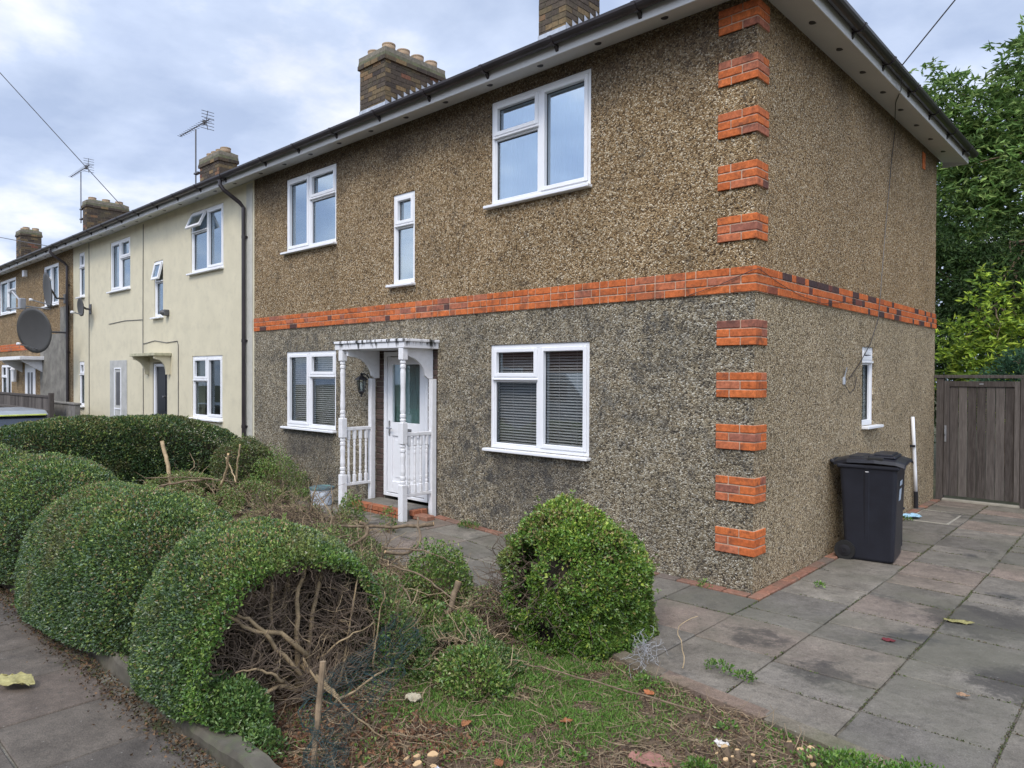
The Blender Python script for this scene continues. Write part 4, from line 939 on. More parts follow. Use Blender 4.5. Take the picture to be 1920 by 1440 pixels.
# wheelie bin
bn = empty('wheelie_bin', (.36, 2.05, -.05), 'black wheelie bin with closed lid against the pebbledash side wall', 'bin')
ang = rad(7)
def bt(p): # local: x front, y sideways
    return (.36+p[0]*math.cos(ang)-p[1]*math.sin(ang), 2.05+p[0]*math.sin(ang)+p[1]*math.cos(ang), -.05+p[2])
def BB(name, fn, mat, parent, smooth=False):
    m = MB(); fn(m); m.v = [bt(v) for v in m.v]; return m.build(name, mat, parent, smooth)
def body(m):
    lev = [(.02, .215, .25, .205), (.04, .225, .258, .215), (.30, .235, .264, .235), (.66, .247, .275, .255), (.90, .252, .285, .27), (.955, .258, .29, .275)]
    rings = []
    for (z, fx, hy, bx_) in lev:
        x0, x1, y0, y1 = -bx_, fx, -hy, hy; r = .035; pts = []
        for (cx, cy, a0) in ((x1-r, y0+r, -90), (x1-r, y1-r, 0), (x0+r, y1-r, 90), (x0+r, y0+r, 180)):
            for k in range(4): a = rad(a0+30*k); pts.append((cx+r*math.cos(a), cy+r*math.sin(a), z))
        rings.append(pts)
    n = 16; V = [p for rg in rings for p in rg]; F = [(i*n+k, i*n+(k+1) % n, (i+1)*n+(k+1) % n, (i+1)*n+k) for i in range(len(rings)-1) for k in range(n)]
    F += [tuple(range(n))[::-1], tuple((len(rings)-1)*n+k for k in range(n))]; m.add(V, F)
    for y in (-.27, .27):   # side ribs
        s = -1 if y < 0 else 1
        m.add([(-.07, s*.243, .04), (-.03, s*.256, .04), (.0, s*.256, .04), (.012, s*.246, .04), (-.07, s*.277, .9), (-.03, s*.291, .9), (.0, s*.291, .9), (.012, s*.28, .9)], [(0, 1, 5, 4), (1, 2, 6, 5), (2, 3, 7, 6)])
BB('body', body, M['binp'], bn)
BB('rim', lambda m: m.bbox(-.295, .275, -.305, .305, .935, .975, b=.012), M['binp'], bn)
def lid(m):
    V = []; F = []
    prof = [(-.33, .985, .26), (-.33, 1.0, .26), (-.2, 1.035, .30), (.05, 1.045, .315), (.24, 1.035, .31), (.315, 1.012, .30), (.325, .99, .295)]
    for (x, z, hy) in prof:
        for (yy, dz) in ((-hy, -.045), (-hy+.01, -.012), (-hy+.06, .0), (0, .008), (hy-.06, .0), (hy-.01, -.012), (hy, -.045)): V.append((x, yy, z+dz))
    n = 7
    for i in range(len(prof)-1):
        for k in range(n-1): F.append((i*n+k, i*n+k+1, (i+1)*n+k+1, (i+1)*n+k))
    m.add(V, F)
    m.bbox(-.02, .23, -.23, .23, 1.036, 1.066, b=.014); m.bbox(.03, .2, -.2, .2, 1.06, 1.082, b=.01)
    m.bbox(-.2, -.06, -.2, .2, 1.02, 1.05, b=.012)
lo_ = BB('lid', lid, M['binp'], bn)
BB('lid_recess', lambda m: (m.bbox(-.01, .13, -.305, -.225, 1.02, 1.052, b=.006),), M['rubber'], lo_)
BB('handle_bar', lambda m: (m.tube([(-.31, -.22, .965), (-.36, -.22, .99), (-.36, .22, .99), (-.31, .22, .965)], .016, 8),), M['binp'], bn)
for s in (-1, 1):
    w_ = BB('wheel', lambda m: m.lathe([(.06, -.02), (.098, -.022), (.1, 0), (.098, .022), (.06, .02)], (-.215, s*.262, .1), 22, axis='y'), M['rubber'], bn)
    BB('wheel_hub', lambda m: m.lathe([(.058, -.024), (.02, -.03), (.02, .03), (.058, .024)], (-.215, s*.262, .1), 14, axis='y'), M['blackp'], w_)
BB('front_label', lambda m: (m.bbox(.2, .245, -.262, -.255, .90, .908, b=.001), m.bbox(-.03, .0, -.293, -.289, .905, .912, b=.001)), M['upvc'], bn)
BB('sticker', lambda m: (m.add([(.246, -.12, .62), (.246, .02, .62), (.254, .02, .74), (.254, -.12, .74)], [(0, 1, 2, 3)]), m.add([(.2545, -.12, .77), (.2545, .05, .77), (.257, .05, .82), (.257, -.12, .82)], [(0, 1, 2, 3)])), M['net'], bn)
# low black box behind the bin, drain and rag
q = MB(); q.bbox(.2, .46, 2.45, 2.75, -.04, .36, b=.012); q.bbox(.18, .48, 2.43, 2.77, .36, .39, b=.012); q.bbox(.24, .42, 2.435, 2.45, .06, .3, b=.006)
tag(q.build('recycling_box', M['binp']), 'small black plastic box tucked behind the wheelie bin', 'box')
q = MB(); q.bbox(.12, .56, 4.28, 4.3, -.01, .03, b=.004)
mh = MB()
for (a, b, c, d) in ((.12, .6, 4.2, 4.225), (.12, .6, 5.1, 5.125), (.575, .6, 4.225, 5.1), (.12, .145, 4.225, 5.1)): mh.bbox(a, b, c, d, float(gz(.3, 4.6))-.02, float(gz(.3, 4.6))+.006, b=.002)
mr_ = empty('drain_cover', (.36, 4.66, 0), 'rectangular recessed drain cover let into the paving by the white pipe', 'drain cover'); mh.build('rim', plain('pale_concrete_rim', (.33, .31, .26), .9, var=.2, sc=14, dirt=(.12, .12, .09)), mr_)
q = MB(); q.bbox(.15, .57, 4.23, 5.095, float(gz(.3, 4.6))-.02, float(gz(.3, 4.6))+.003, b=.002); q.build('inset_slab', M['slab'], mr_)
def crumple(name, c, sx, sy, h, mat, label, cat, seed=0, rz=0, rough=1.0):
    rs = np.random.RandomState(seed); n = 11; g = np.linspace(-1, 1, n); X, Y = np.meshgrid(g, g, indexing='ij')
    rr_ = 1-.22*(np.hypot(X, Y) > .9)*rs.rand(n, n)-.25*(np.hypot(X, Y) > 1.1); x = X*sx*rr_; y = Y*sy*rr_; P = np.stack([x.ravel(), y.ravel(), x.ravel()*0+seed], 1)
    z = h*fbm(P, 2.2/max(sx, sy), 3)*rough+rs.rand(n*n)*h*.25
    V = np.stack([c[0]+x.ravel()*math.cos(rz)-y.ravel()*math.sin(rz), c[1]+x.ravel()*math.sin(rz)+y.ravel()*math.cos(rz), c[2]+z], 1)
    i = np.arange((n-1)*(n-1)); a = (i//(n-1))*n+i % (n-1)
    F = np.stack([a, a+n, a+n+1, a+1], 1); o = np_mesh(name, V, F, mat, smooth=False); s = o.modifiers.new('s', 'SOLIDIFY'); s.thickness = .003; return tag(o, label, cat)
crumple('cloth', (.16, 4.35, .0), .11, .16, .05, plain('pale_blue_cloth', (.32, .52, .66), .9), 'crumpled pale blue cloth on the paving near the white pipe', 'cloth', 2)
crumple('paper_scrap', (-.55, -3.24, soilz(-.55, -3.24)+.01), .055, .035, .05, plain('cream_paper', (.45, .40, .29), .8, var=.2), 'cream dead leaf lying on the green grass', 'leaf', 5, .6)
crumple('dead_leaf', (-2.33, -4.76, -.03), .14, .07, .07, plain('yellowed_leaf', (.33, .30, .13), .8, var=.35, sc=20), 'large crumpled yellow leaf on the grey pavement', 'leaf', 8, .5)
crumple('stone', (.16, -3.68, soilz(.16, -3.68)), .05, .03, .05, plain('pale_stone', (.5, .53, .58), .8), 'small pale blue grey scrap at the bottom edge of the soil', 'stone', 3)
crumple('brick_fragment', (.77, -2.83, soilz(.77, -2.83)), .12, .06, .025, plain('pink_brick_rubble', (.28, .14, .11), .95, var=.2, sc=30), 'flat patch of pink brick rubble trodden into the soil', 'brick', 9, .3)
crumple('flat_stone', (.72, -3.22, soilz(.72, -3.22)), .09, .05, .02, plain('buff_stone', (.3, .27, .2), .95, var=.2, sc=30), 'buff flat stone at the bottom edge of the soil', 'stone', 12, .8)
crumple('rubble_piece', (.95, -2.47, soilz(.95, -2.47)), .04, .03, .03, plain('white_rubble', (.6, .57, .53), .9), 'small whitish lump near the cut stumps', 'stone', 14)
crumple('flower_scrap', (1.16, -.38, float(gz(1.16))), .045, .035, .015, plain('dark_red_scrap', (.14, .025, .03), .9), 'dark red flattened scrap on a paving joint', 'litter', 15)
crumple('plant_scrap', (1.44, .38, float(gz(1.4))), .1, .035, .025, plain('dry_plant_scrap', (.24, .22, .09), .9, var=.4, sc=40), 'dry plant scrap lying on the driveway slabs', 'litter', 16, .3)
q = MB(); q.bbox(-4.12, -3.86, -.34, -.2, .06, .125, b=.012)
tag(q.build('loose_brick', M['plinth']), 'single worn red brick lying on the path beside the porch post', 'brick')
# paint tub
tb = empty('paint_tub', (-5.68, -.6, .08), 'white plastic paint tub with a dark lid beside the left porch post', 'tub')
q = MB(); q.lathe([(.125, .08), (.13, .09), (.15, .29), (.155, .30)], (-5.68, -.6, 0), 24); bo = q.build('tub', plain('tub_plastic', (.60, .66, .74), .4, dirt=(.12, .2, .28), sc=5), tb)
q = MB(); q.lathe([(.16, .285), (.165, .29), (.165, .315), (.15, .32), (.14, .312), (.0, .313)], (-5.68, -.6, 0), 24); q.build('lid', plain('tub_lid', (.10, .15, .17), .4, dirt=(.15, .5, .35), sc=9), tb)
q = MB(); q.tube([(-5.68+.155*math.cos(t), -.6+.155*math.sin(t), .27-.09*math.sin(t*1)*-1*0-.1*math.sin(max(0, min(math.pi, (t+2.4)*1.2)))) for t in np.linspace(-2.4, .2, 14)], .004, 5); q.build('wire_handle', M['darkmetal'], tb)

# ================================================================ low front wall and edging
wl = MB(); k = 0; x = -9.0
wm = plain('concrete_wall', (.10, .09, .07), .92, var=.5, sc=5, bmp=.9, bsc=30, dirt=(.10, .115, .06), dirtamt=.8)
P0 = []; nx = 140
for i in range(nx+1):
    xx = -9+9.3*i/nx; t_ = [(-4.30, -.2), (-4.30, .035), (-4.285, .06), (-4.2, .062), (-4.19, .03), (-4.19, -.2)]
    for j, (yy, zz) in enumerate(t_):
        n_ = float(fbm(np.array([[xx, yy, zz]]), 6, 3)[0]-.5); P0.append((xx, yy+n_*.06, zz+n_*.06*(zz > 0)+(.012*math.sin(xx*1.7))-.05*max(0, xx+1.0)))
F0 = [(i*6+j, i*6+j+1, (i+1)*6+j+1, (i+1)*6+j) for i in range(nx) for j in range(5)]+[(0, 1, 2, 3, 4, 5), tuple(nx*6+j for j in range(6))[::-1]]
wl.add(P0, F0); tag(wl.build('low_garden_wall', wm, smooth=False), 'low mossy concrete wall along the pavement under the clipped hedge', 'wall')
er = MB(); x = -.95
while x < 3.3:
    L_ = random.choice([.55, .62, .7]); x2 = x+L_; ya, yb_ = ye(x), ye(x2); za, zb2 = float(gz(x))+.004, float(gz(x2))+.004; g = .005; w = .125
    V = [(x+g, ya-w, za-.12), (x2-g, yb_-w, zb2-.12), (x2-g, yb_, zb2-.12), (x+g, ya, za-.12), (x+g, ya-w+.006, za-.006), (x2-g, yb_-w+.006, zb2-.006), (x2-g, yb_-.004, zb2-.006), (x+g, ya-.004, za-.006), (x+g+.006, ya-w+.012, za), (x2-g-.006, yb_-w+.012, zb2), (x2-g-.006, yb_-.01, zb2), (x+g+.006, ya-.01, za)]
    er.add(V, [(8, 9, 10, 11)]+[(i, (i+1) % 4, 4+(i+1) % 4, 4+i) for i in range(4)]+[(4+i, 4+(i+1) % 4, 8+(i+1) % 4, 8+i) for i in range(4)]); x = x2
M['edgem'] = slabmat('edging_stone', [(.0, (.18, .145, .105)), (.3, (.20, .17, .13)), (.6, (.16, .145, .11)), (.9, (.20, .145, .11))], green=(.10, .11, .05))
eo = er.build('garden_edging', M['edgem']); eo['kind'] = 'structure'
# ================================================================ hedges
G_DARK, G_MID, G_BLUE, G_YEL, G_BRN = (.045, .082, .028), (.09, .155, .045), (.125, .185, .115), (.21, .27, .07), (.26, .19, .095)
def ell_pts(n, c, a, b, h, ex=2.6, full=False):
    D = R.normal(0, 1, (n, 3)); 
    if not full: D[:, 2] = np.abs(D[:, 2])-.15
    D *= np.array([1/ max(a, .01), 1/max(b, .01), 1/max(h, .01)])**-0.35
    D /= np.linalg.norm(D, axis=1)[:, None]
    s = (np.abs(D[:, 0]/a)**ex+np.abs(D[:, 1]/b)**ex+np.abs(D[:, 2]/h)**ex)**(-1/ex)
    P = D*s[:, None]
    N = np.sign(P)*np.abs(P/np.array([a, b, h]))**(ex-1)/np.array([a, b, h]); N /= np.linalg.norm(N, axis=1)[:, None]+1e-9
    return P, N
def hedge(name, label, c, a, b, h, nleaf, ex=2.6, leaf=.021, cut=None, group='clipped privet domes along the front', tops=.5, lump=.05, zmin=.04, core=True, dens=None, cols=None, jit=.62, top_shift=None, warp=None):
    root = empty(name, (c[0], c[1], 0), label, 'hedge', group)
    P, N = ell_pts(nleaf, c, a, b, h, ex)
    lum = fbm(P+np.array(c), 2.3, 3)-.5+.35*(fbm(P+np.array(c), 11, 2)-.5)
    dep = R.rand(nleaf)**1.6*.07
    P = P+N*(lum*lump*2.2-dep)[:, None]
    if top_shift is not None: P[:, :2] += (P[:, 2:3]/h)**1.4*np.array(top_shift)
    if warp is not None: P = warp(P)
    Q = P+np.array(c)
    keep = Q[:, 2] > zmin+.05*fbm(Q, 4, 2)
    if cut is not None: keep &= cut(Q)
    if dens is not None: keep &= R.rand(nleaf) < dens(Q)
    Q, N, dep, P = Q[keep], N[keep], dep[keep], P[keep]; n = len(Q)
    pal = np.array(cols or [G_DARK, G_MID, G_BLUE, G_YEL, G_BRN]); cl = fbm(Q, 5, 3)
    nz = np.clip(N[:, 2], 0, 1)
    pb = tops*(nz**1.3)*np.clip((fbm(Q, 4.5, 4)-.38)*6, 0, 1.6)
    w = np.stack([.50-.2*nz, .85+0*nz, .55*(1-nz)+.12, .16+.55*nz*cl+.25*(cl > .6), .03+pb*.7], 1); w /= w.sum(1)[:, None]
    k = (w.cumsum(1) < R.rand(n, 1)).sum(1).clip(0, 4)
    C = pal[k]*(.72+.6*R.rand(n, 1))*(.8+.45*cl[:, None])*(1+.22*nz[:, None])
    if cut is not None:   # brighter green leaves mixed in along the cut edge
        ce = np.clip((Q[:, 0]-(CUTX-.16))/.12, 0, 1)[:, None]*(R.rand(n, 1) < .7); C = C*(1-ce)+ce*pick(n, [(.09, .19, .035), (.14, .26, .05), (.22, .33, .07)], None, .3)
    bp = np.clip((fbm(Q+3.1, 3.6, 4)-.58)*6, 0, 1)[:, None]; C = C*(1-.35*bp)+np.array([[.20, .16, .08]])*.35*bp
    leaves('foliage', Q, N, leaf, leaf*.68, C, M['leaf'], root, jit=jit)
    # stray shoots the shears missed
    sh = MB(); ids = R.choice(n, min(n, 90), replace=False); SP_, SN_ = [], []
    for i in ids:
        k = wig(Q[i], Vector(N[i])+Vector((0, 0, .5)), random.uniform(.04, .10), 3, .2); sh.tube(k, .0011, 3, cap=False)
        for q_ in k[1:]:
            for _ in range(3): SP_.append(tuple(q_)); SN_.append((random.gauss(0, 1), random.gauss(0, 1), random.gauss(.4, .6)))
    leaves('stray_shoots', np.array(SP_), np.array(SN_), leaf, leaf*.6, pick(len(SP_), [(.13, .21, .04), (.20, .27, .06)], None, .3), M['leaf'], root, jit=.3)
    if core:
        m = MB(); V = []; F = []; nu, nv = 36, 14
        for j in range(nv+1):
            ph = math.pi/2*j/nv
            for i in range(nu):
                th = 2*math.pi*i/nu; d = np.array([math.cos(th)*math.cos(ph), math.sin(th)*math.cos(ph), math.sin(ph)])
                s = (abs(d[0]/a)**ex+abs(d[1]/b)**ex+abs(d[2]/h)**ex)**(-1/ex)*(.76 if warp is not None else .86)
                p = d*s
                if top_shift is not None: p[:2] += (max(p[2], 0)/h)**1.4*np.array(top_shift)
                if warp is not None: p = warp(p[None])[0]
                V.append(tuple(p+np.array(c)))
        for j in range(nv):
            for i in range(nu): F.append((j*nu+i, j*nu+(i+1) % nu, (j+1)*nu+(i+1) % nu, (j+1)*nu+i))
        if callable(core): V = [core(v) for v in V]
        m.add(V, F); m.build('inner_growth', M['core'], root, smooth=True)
    return root
CUTX = -.93
def cutH1(Q): return Q[:, 0] < CUTX+.05*(fbm(Q, 9, 2)-.5)+.06*(Q[:, 2] < .22)*R.rand(len(Q))
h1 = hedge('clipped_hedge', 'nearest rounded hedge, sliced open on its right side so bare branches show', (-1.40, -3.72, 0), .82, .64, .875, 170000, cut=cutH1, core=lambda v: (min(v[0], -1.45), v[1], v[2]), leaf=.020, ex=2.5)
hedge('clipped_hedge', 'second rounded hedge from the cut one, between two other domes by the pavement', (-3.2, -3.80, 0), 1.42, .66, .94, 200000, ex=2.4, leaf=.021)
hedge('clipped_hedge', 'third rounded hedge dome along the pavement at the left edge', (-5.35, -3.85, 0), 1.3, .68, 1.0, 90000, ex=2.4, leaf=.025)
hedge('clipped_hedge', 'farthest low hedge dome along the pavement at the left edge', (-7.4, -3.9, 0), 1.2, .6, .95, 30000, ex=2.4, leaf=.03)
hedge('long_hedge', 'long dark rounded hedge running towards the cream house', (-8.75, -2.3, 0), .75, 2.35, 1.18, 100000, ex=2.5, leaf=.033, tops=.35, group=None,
      cols=[(.034, .064, .022), (.06, .11, .034), (.07, .12, .06), (.17, .20, .06), (.19, .16, .07)])
hedge('small_hedge', 'small brownish green hedge end against the house wall left of the ground floor window', (-7.6, -.72, .05), .5, .48, .78, 26000, ex=2.3, leaf=.024, tops=.9, group=None, lump=.12, jit=.9,
      cols=[(.05, .075, .025), (.08, .12, .035), (.11, .12, .04), (.17, .19, .06), (.20, .13, .07)])
# the remaining round bush by the path, with dark holes in it
HO = [((-.38, -2.12, .45), .14), ((-.68, -2.2, .53), .17), ((-.47, -2.2, .09), .10), ((-.42, -2.15, .60), .07), ((-.66, -2.22, .3), .15)]
def bdens(Q):
    d = np.ones(len(Q))
    for (c, r) in HO: d *= np.clip((np.linalg.norm(Q-np.array(c), axis=1)/r-.75)*4, .03, 1)
    d *= .45+.55*np.clip((fbm(Q, 5, 3)-.34)*6, 0, 1)
    return d
def bushwarp(P):   # steep on the left, sloping away on the right
    P = P.copy(); rv = np.array([.733, .68]); d = P[:, :2] @ rv; t = np.clip(P[:, 2]/.9, 0, 1.1)
    nd2 = np.where(d > 0, d*1.06, d*.94)-.10*t; P[:, :2] += (nd2-d)[:, None]*rv; return P
bush = hedge('round_bush', 'single bright green round bush with dark holes beside the path, near the house corner', (-.51, -1.70, -.05), .495, .505, .87, 90000, ex=2.6, leaf=.027, group=None, tops=.85, lump=.15, dens=bdens, jit=.85, warp=bushwarp,
      cols=[(.06, .11, .02), (.12, .21, .032), (.13, .24, .05), (.27, .34, .06), (.24, .20, .08)], zmin=-.1)
tw = MB()
for i in range(420):
    w = rad(random.uniform(120, 330)); r = random.uniform(.25, .52)
    p = (-.62+math.cos(w)*r, -1.78+math.sin(w)*r, random.uniform(-.02, .5)); d = (math.cos(w), math.sin(w), random.uniform(-.4, .9))
    tw.tube(wig(p, d, random.uniform(.12, .32), 5, .45), [.004, .0035, .003, .002, .0015, .001], 4, cap=False)
tw.build('bare_twigs', M['twigdark'], bush, fix=False)

# ---- bare branches inside the cut hedge
M['stemp'] = plain('hedge_stem', (.27, .20, .115), .85, var=.45, sc=16, bmp=.4)
br = MB(); base = Vector((-1.08, -3.66, .0))
def branch(m, pts, r0, r1, n=7):
    k = len(pts); m.tube(pts, [r0+(r1-r0)*i/(k-1) for i in range(k)], n)
def smooth_path(ctrl, n=10, j=.008):
    out = []; c = [Vector(p) for p in ctrl]; c = [c[0]*2-c[1]]+c+[c[-1]*2-c[-2]]
    for i in range(1, len(c)-2):
        for t in np.linspace(0, 1, max(2, n//(len(c)-3)), endpoint=False):
            p = .5*((2*c[i])+(-c[i-1]+c[i+1])*t+(2*c[i-1]-5*c[i]+4*c[i+1]-c[i+2])*t*t+(-c[i-1]+3*c[i]-3*c[i+1]+c[i+2])*t**3)
            out.append(p+Vector((random.gauss(0, j), random.gauss(0, j), random.gauss(0, j))))
    out.append(c[-2]); return out
mains = [([(-1.0, -3.70, .0), (-1.03, -3.69, .25), (-1.08, -3.66, .5), (-1.1, -3.6, .68)], .018, .010), ([(-1.05, -3.62, .02), (-1.08, -3.58, .3), (-1.1, -3.52, .55), (-1.12, -3.45, .66)], .016, .010),
         ([(-1.12, -3.76, .0), (-1.14, -3.78, .3), (-1.12, -3.80, .62)], .014, .008), ([(-1.2, -3.68, .0), (-1.22, -3.66, .4), (-1.25, -3.6, .7)], .02, .012), ([(-1.3, -3.8, 0), (-1.3, -3.82, .4), (-1.32, -3.85, .7)], .018, .01),
         ([(-.96, -3.66, .2), (-1.0, -3.82, .36), (-1.02, -4.02, .44), (-1.04, -4.14, .58)], .016, .008), ([(-.92, -3.72, .12), (-.98, -3.84, .30), (-1.0, -3.96, .46), (-1.02, -4.05, .52)], .014, .008),
         ([(-.98, -3.69, .16), (-.86, -3.62, .05), (-.80, -3.57, -.02)], .02, .014), ([(-.98, -3.7, .2), (-.8, -3.66, .08), (-.55, -3.62, -.03), (-.3, -3.63, -.04)], .007, .004),
         ([(-.97, -3.7, .02), (-.95, -3.85, .1), (-.93, -4.0, .05), (-.92, -4.08, -.0)], .014, .006), ([(-.93, -3.83, .12), (-.9, -3.95, .22), (-.94, -4.1, .25)], .010, .004),
         ([(-.9, -3.5, .02), (-.92, -3.42, .3), (-.96, -3.36, .5), (-.98, -3.3, .62)], .007, .004), ([(-.86, -3.3, .05), (-.88, -3.25, .3), (-.9, -3.18, .48)], .006, .003),
         ([(-.95, -3.62, .18), (-.9, -3.5, .26), (-.86, -3.38, .3), (-.84, -3.3, .34)], .006, .003), ([(-.78, -3.62, -.02), (-.75, -3.5, .02), (-.7, -3.35, .1), (-.72, -3.22, .08)], .010, .004)]
tips = []
for (ct, a, b) in mains:
    p = smooth_path(ct, 10, .006); branch(br, p, a, b); tips += p[3:]
br.build('main_branches', M['stemp'], h1, smooth=True)
tw = MB(); tp = MB()
for i in range(1300):   # crooked twigs fanning out to the hedge skin
    s = random.choice(tips)+Vector((random.uniform(-.28, .02), random.gauss(0, .06), random.gauss(0, .04)))
    w = random.uniform(-.5, math.pi+.5); tgt = Vector((random.uniform(-1.4, -.96), -3.72+.52*math.cos(w), max(.03, .03+.70*math.sin(w))))
    d = tgt-s; L_ = min(d.length, .42)*random.uniform(.6, 1.05)
    if d.length < .08: continue
    pts = wig(s, d, L_, 6, .38)
    pts = [Vector((min(p.x, -.9), -3.72+max(-.55, min(.55, p.y+3.72)), min(.74, max(p.z, .0)))) for p in pts]
    r = random.uniform(.0018, .0042); (tw if random.random() < .84 else tp).tube(pts, [r, r*.9, r*.8, r*.7, r*.6, r*.45, r*.3], 4, cap=False)
for i in range(500):   # outer mat of fine twigs under the leaf skin
    w = random.uniform(-.1, math.pi+.1); p = Vector((random.uniform(-1.4, -.96), -3.72+.52*math.cos(w), max(.05, .03+.70*math.sin(w))))
    d = Vector((random.gauss(0, .4), -math.cos(w)+random.gauss(0, .5), -math.sin(w)+random.gauss(0, .5)))
    pts = wig(p, d, random.uniform(.08, .2), 5, .5); pts = [Vector((min(q.x, -.88), q.y, q.z)) for q in pts]; tw.tube(pts, [.003, .0028, .0024, .002, .0014, .001], 4, cap=False)
tw.build('twigs', plain('inner_dead_twig', (.125, .092, .066), .9, var=.5, sc=10), h1, fix=False); tp.build('pale_twigs', M['twig'], h1, fix=False)  # dead twigs inside the cut hedge, brown varied by noise
# low growth at the foot of the cut hedge and on its garden side
def clump(name, label, c, rx, ry, h, n, leaf=.022, cols=None, parent=None, cat='shrub', stems=40, group=None, up=.4, dark=1.0, jit=.8, twm='twig', fill=.6):
    root = parent or empty(name, (c[0], c[1], c[2]), label, cat, group)
    D = R.normal(0, 1, (n, 3)); D /= np.linalg.norm(D, axis=1)[:, None]; D[:, 2] = np.abs(D[:, 2]); rr_ = (1-fill+fill*R.rand(n, 1)**.5)
    P = D*rr_*np.array([rx, ry, h]); P *= (.72+.55*fbm(P/np.array([rx, ry, h])+c[0]*3, 1.7, 3))[:, None]
    Q = P+np.array(c)+np.array([0, 0, .02]); keep = R.rand(n) < np.clip((fbm(Q, 9, 2)-.28)*5, 0, 1); Q, D = Q[keep], D[keep]
    D[:, 2] += up; D /= np.linalg.norm(D, axis=1)[:, None]
    C = pick(len(Q), cols or [(.04, .08, .02), (.07, .13, .03), (.12, .19, .04), (.16, .14, .06)], None, .35)*dark*(.7+.6*fbm(Q, 8, 2))[:, None]
    leaves('leaves', Q, D, leaf, leaf*.6, C, M['leaf'], root, jit=jit)
    if stems:
        m = MB()
        for i in range(stems):
            w = random.uniform(0, 6.28); q = random.random()**.5; e_ = Vector((c[0]+math.cos(w)*rx*q, c[1]+math.sin(w)*ry*q, c[2]+h*random.uniform(.3, .95)))
            s = Vector((c[0]+random.gauss(0, rx*.2), c[1]+random.gauss(0, ry*.2), c[2]-.02)); m.tube(wig(s, e_-s, (e_-s).length, 6, .22), [.004, .0035, .003, .0026, .002, .0016, .001], 4, cap=False)
        m.build('stems', M[twm], root, fix=False)
    return root
clump('ivy', 'low green growth trailing over the wall at the foot of the cut hedge', (-.93, -4.12, .02), .28, .16, .22, 5200, .024, stems=20, cols=[(.06, .12, .03), (.09, .17, .045), (.15, .23, .06)])
clump('ivy', 'leafy tangle on the garden side of the cut hedge', (-.98, -3.12, .0), .2, .16, .62, 5200, .024, stems=60, cols=[(.08, .15, .035), (.13, .22, .05), (.2, .26, .08), (.2, .16, .08)])
clump('ivy', 'small leafy growth at the end of the low wall', (-.62, -4.14, -.03), .16, .11, .10, 1500, .022, stems=10, cols=[(.06, .12, .03), (.09, .17, .045), (.15, .23, .06)])

# ---- brushwood heaps of cut hedge
def heap(label, c, rx, ry, h, nt, nl, rz=0, pale=.2, leafc=None, lf=.022, tl=(.15, .5), grp='heaps of cut hedge branches', name='brushwood_pile', rr_=(.0015, .005)):
    root = empty(name, c, label, 'brushwood', grp); a, b, p_ = MB(), MB(), MB(); ca, sn = math.cos(rz), math.sin(rz)
    def W(u, v, w): return Vector((c[0]+u*ca-v*sn, c[1]+u*sn+v*ca, c[2]+w))
    nt = int(nt*.52); nl = int(nl*4.3); h *= .8; lf *= 1.0
    for i in range(nt):
        q = random.random()**.55; w = random.uniform(0, 6.28); u, v = rx*q*math.cos(w), ry*q*math.sin(w); top = h*(1-q**2.2); z = top*random.random()**.5
        d = Vector((ca*random.gauss(0, 1.1)-sn*random.gauss(0, .5), sn*random.gauss(0, 1.1)+ca*random.gauss(0, .7), random.gauss(0, .28)))
        L_ = random.uniform(*tl); k = wig(W(u, v, z), d, L_, 6, .3); k = [Vector((s.x, s.y, max(s.z, soilz(s.x, s.y) if s.y < ye(s.x) else float(gz(s.x))+.004))) for s in k]
        r = random.uniform(*rr_) if random.random() < .93 else random.uniform(.006, .010)
        t = random.random(); (p_ if t < pale*.5 else b if t < pale+.4 else a).tube(k, [r, r*.92, r*.85, r*.75, r*.65, r*.5, r*.3], 4, cap=r > .005)
    a.build('dead_twigs', M['twigdark'], root, fix=False); b.build('twigs', M['twig'], root, fix=False); p_.build('pale_twigs', M['twigpale'], root, fix=False)
    if nl:
        D = R.normal(0, 1, (nl, 3)); D[:, 2] = np.abs(D[:, 2])+.3; D /= np.linalg.norm(D, axis=1)[:, None]
        q = R.rand(nl)**.5; w = R.rand(nl)*6.283; u = rx*1.1*q*np.cos(w); v = ry*1.1*q*np.sin(w)
        P = np.stack([c[0]+u*ca-v*sn, c[1]+u*sn+v*ca, c[2]+h*(1-q**2.2)*(.55+.6*R.rand(nl))+.015], 1)
        keep = fbm(P*np.array([1, 1, .3])+c[0], 3.4, 2) > .45; P, D = P[keep], D[keep]
        C = pick(len(P), leafc or [(.07, .12, .03), (.12, .19, .045), (.19, .26, .065), (.22, .20, .09)], None, .35)
        leaves('leaves', P, D, lf, lf*.6, C, M['leaf'], root, jit=1.0)
    return root
BRN = [(.13, .20, .05), (.22, .29, .075), (.29, .28, .11), (.19, .14, .07)]
heap('heap of brown twigs with green tops behind the second dome, nearest the long hedge', (-7.25, -1.75, .08), .95, .6, .40, 520, 7000, pale=.3, leafc=BRN+[(.12, .2, .05)], lf=.028)
heap('twiggy heap in front of the small hedge by the wall', (-6.15, -1.35, .08), .7, .45, .34, 420, 4200, pale=.3, leafc=BRN+[(.1, .18, .04)], lf=.028)
heap('dark brown mound of twigs lying left of the porch path', (-4.55, -1.6, .06), .95, .42, .34, 1300, 1200, rz=.1, pale=.12, tl=(.2, .7), leafc=BRN)
heap('dense dark twig bundle just behind the nearest hedge', (-3.3, -2.0, .02), .75, .42, .36, 900, 1800, rz=.1, pale=.2, tl=(.2, .6))
heap('tangled cut branches in the middle of the garden', (-2.35, -2.3, -.02), .62, .42, .34, 700, 3600, rz=.1, pale=.35, tl=(.2, .6))
heap('tan brushy twig tuft right of the cut hedge', (-1.45, -2.72, -.04), .42, .3, .26, 620, 1500, rz=.3, pale=.5, tl=(.1, .3))
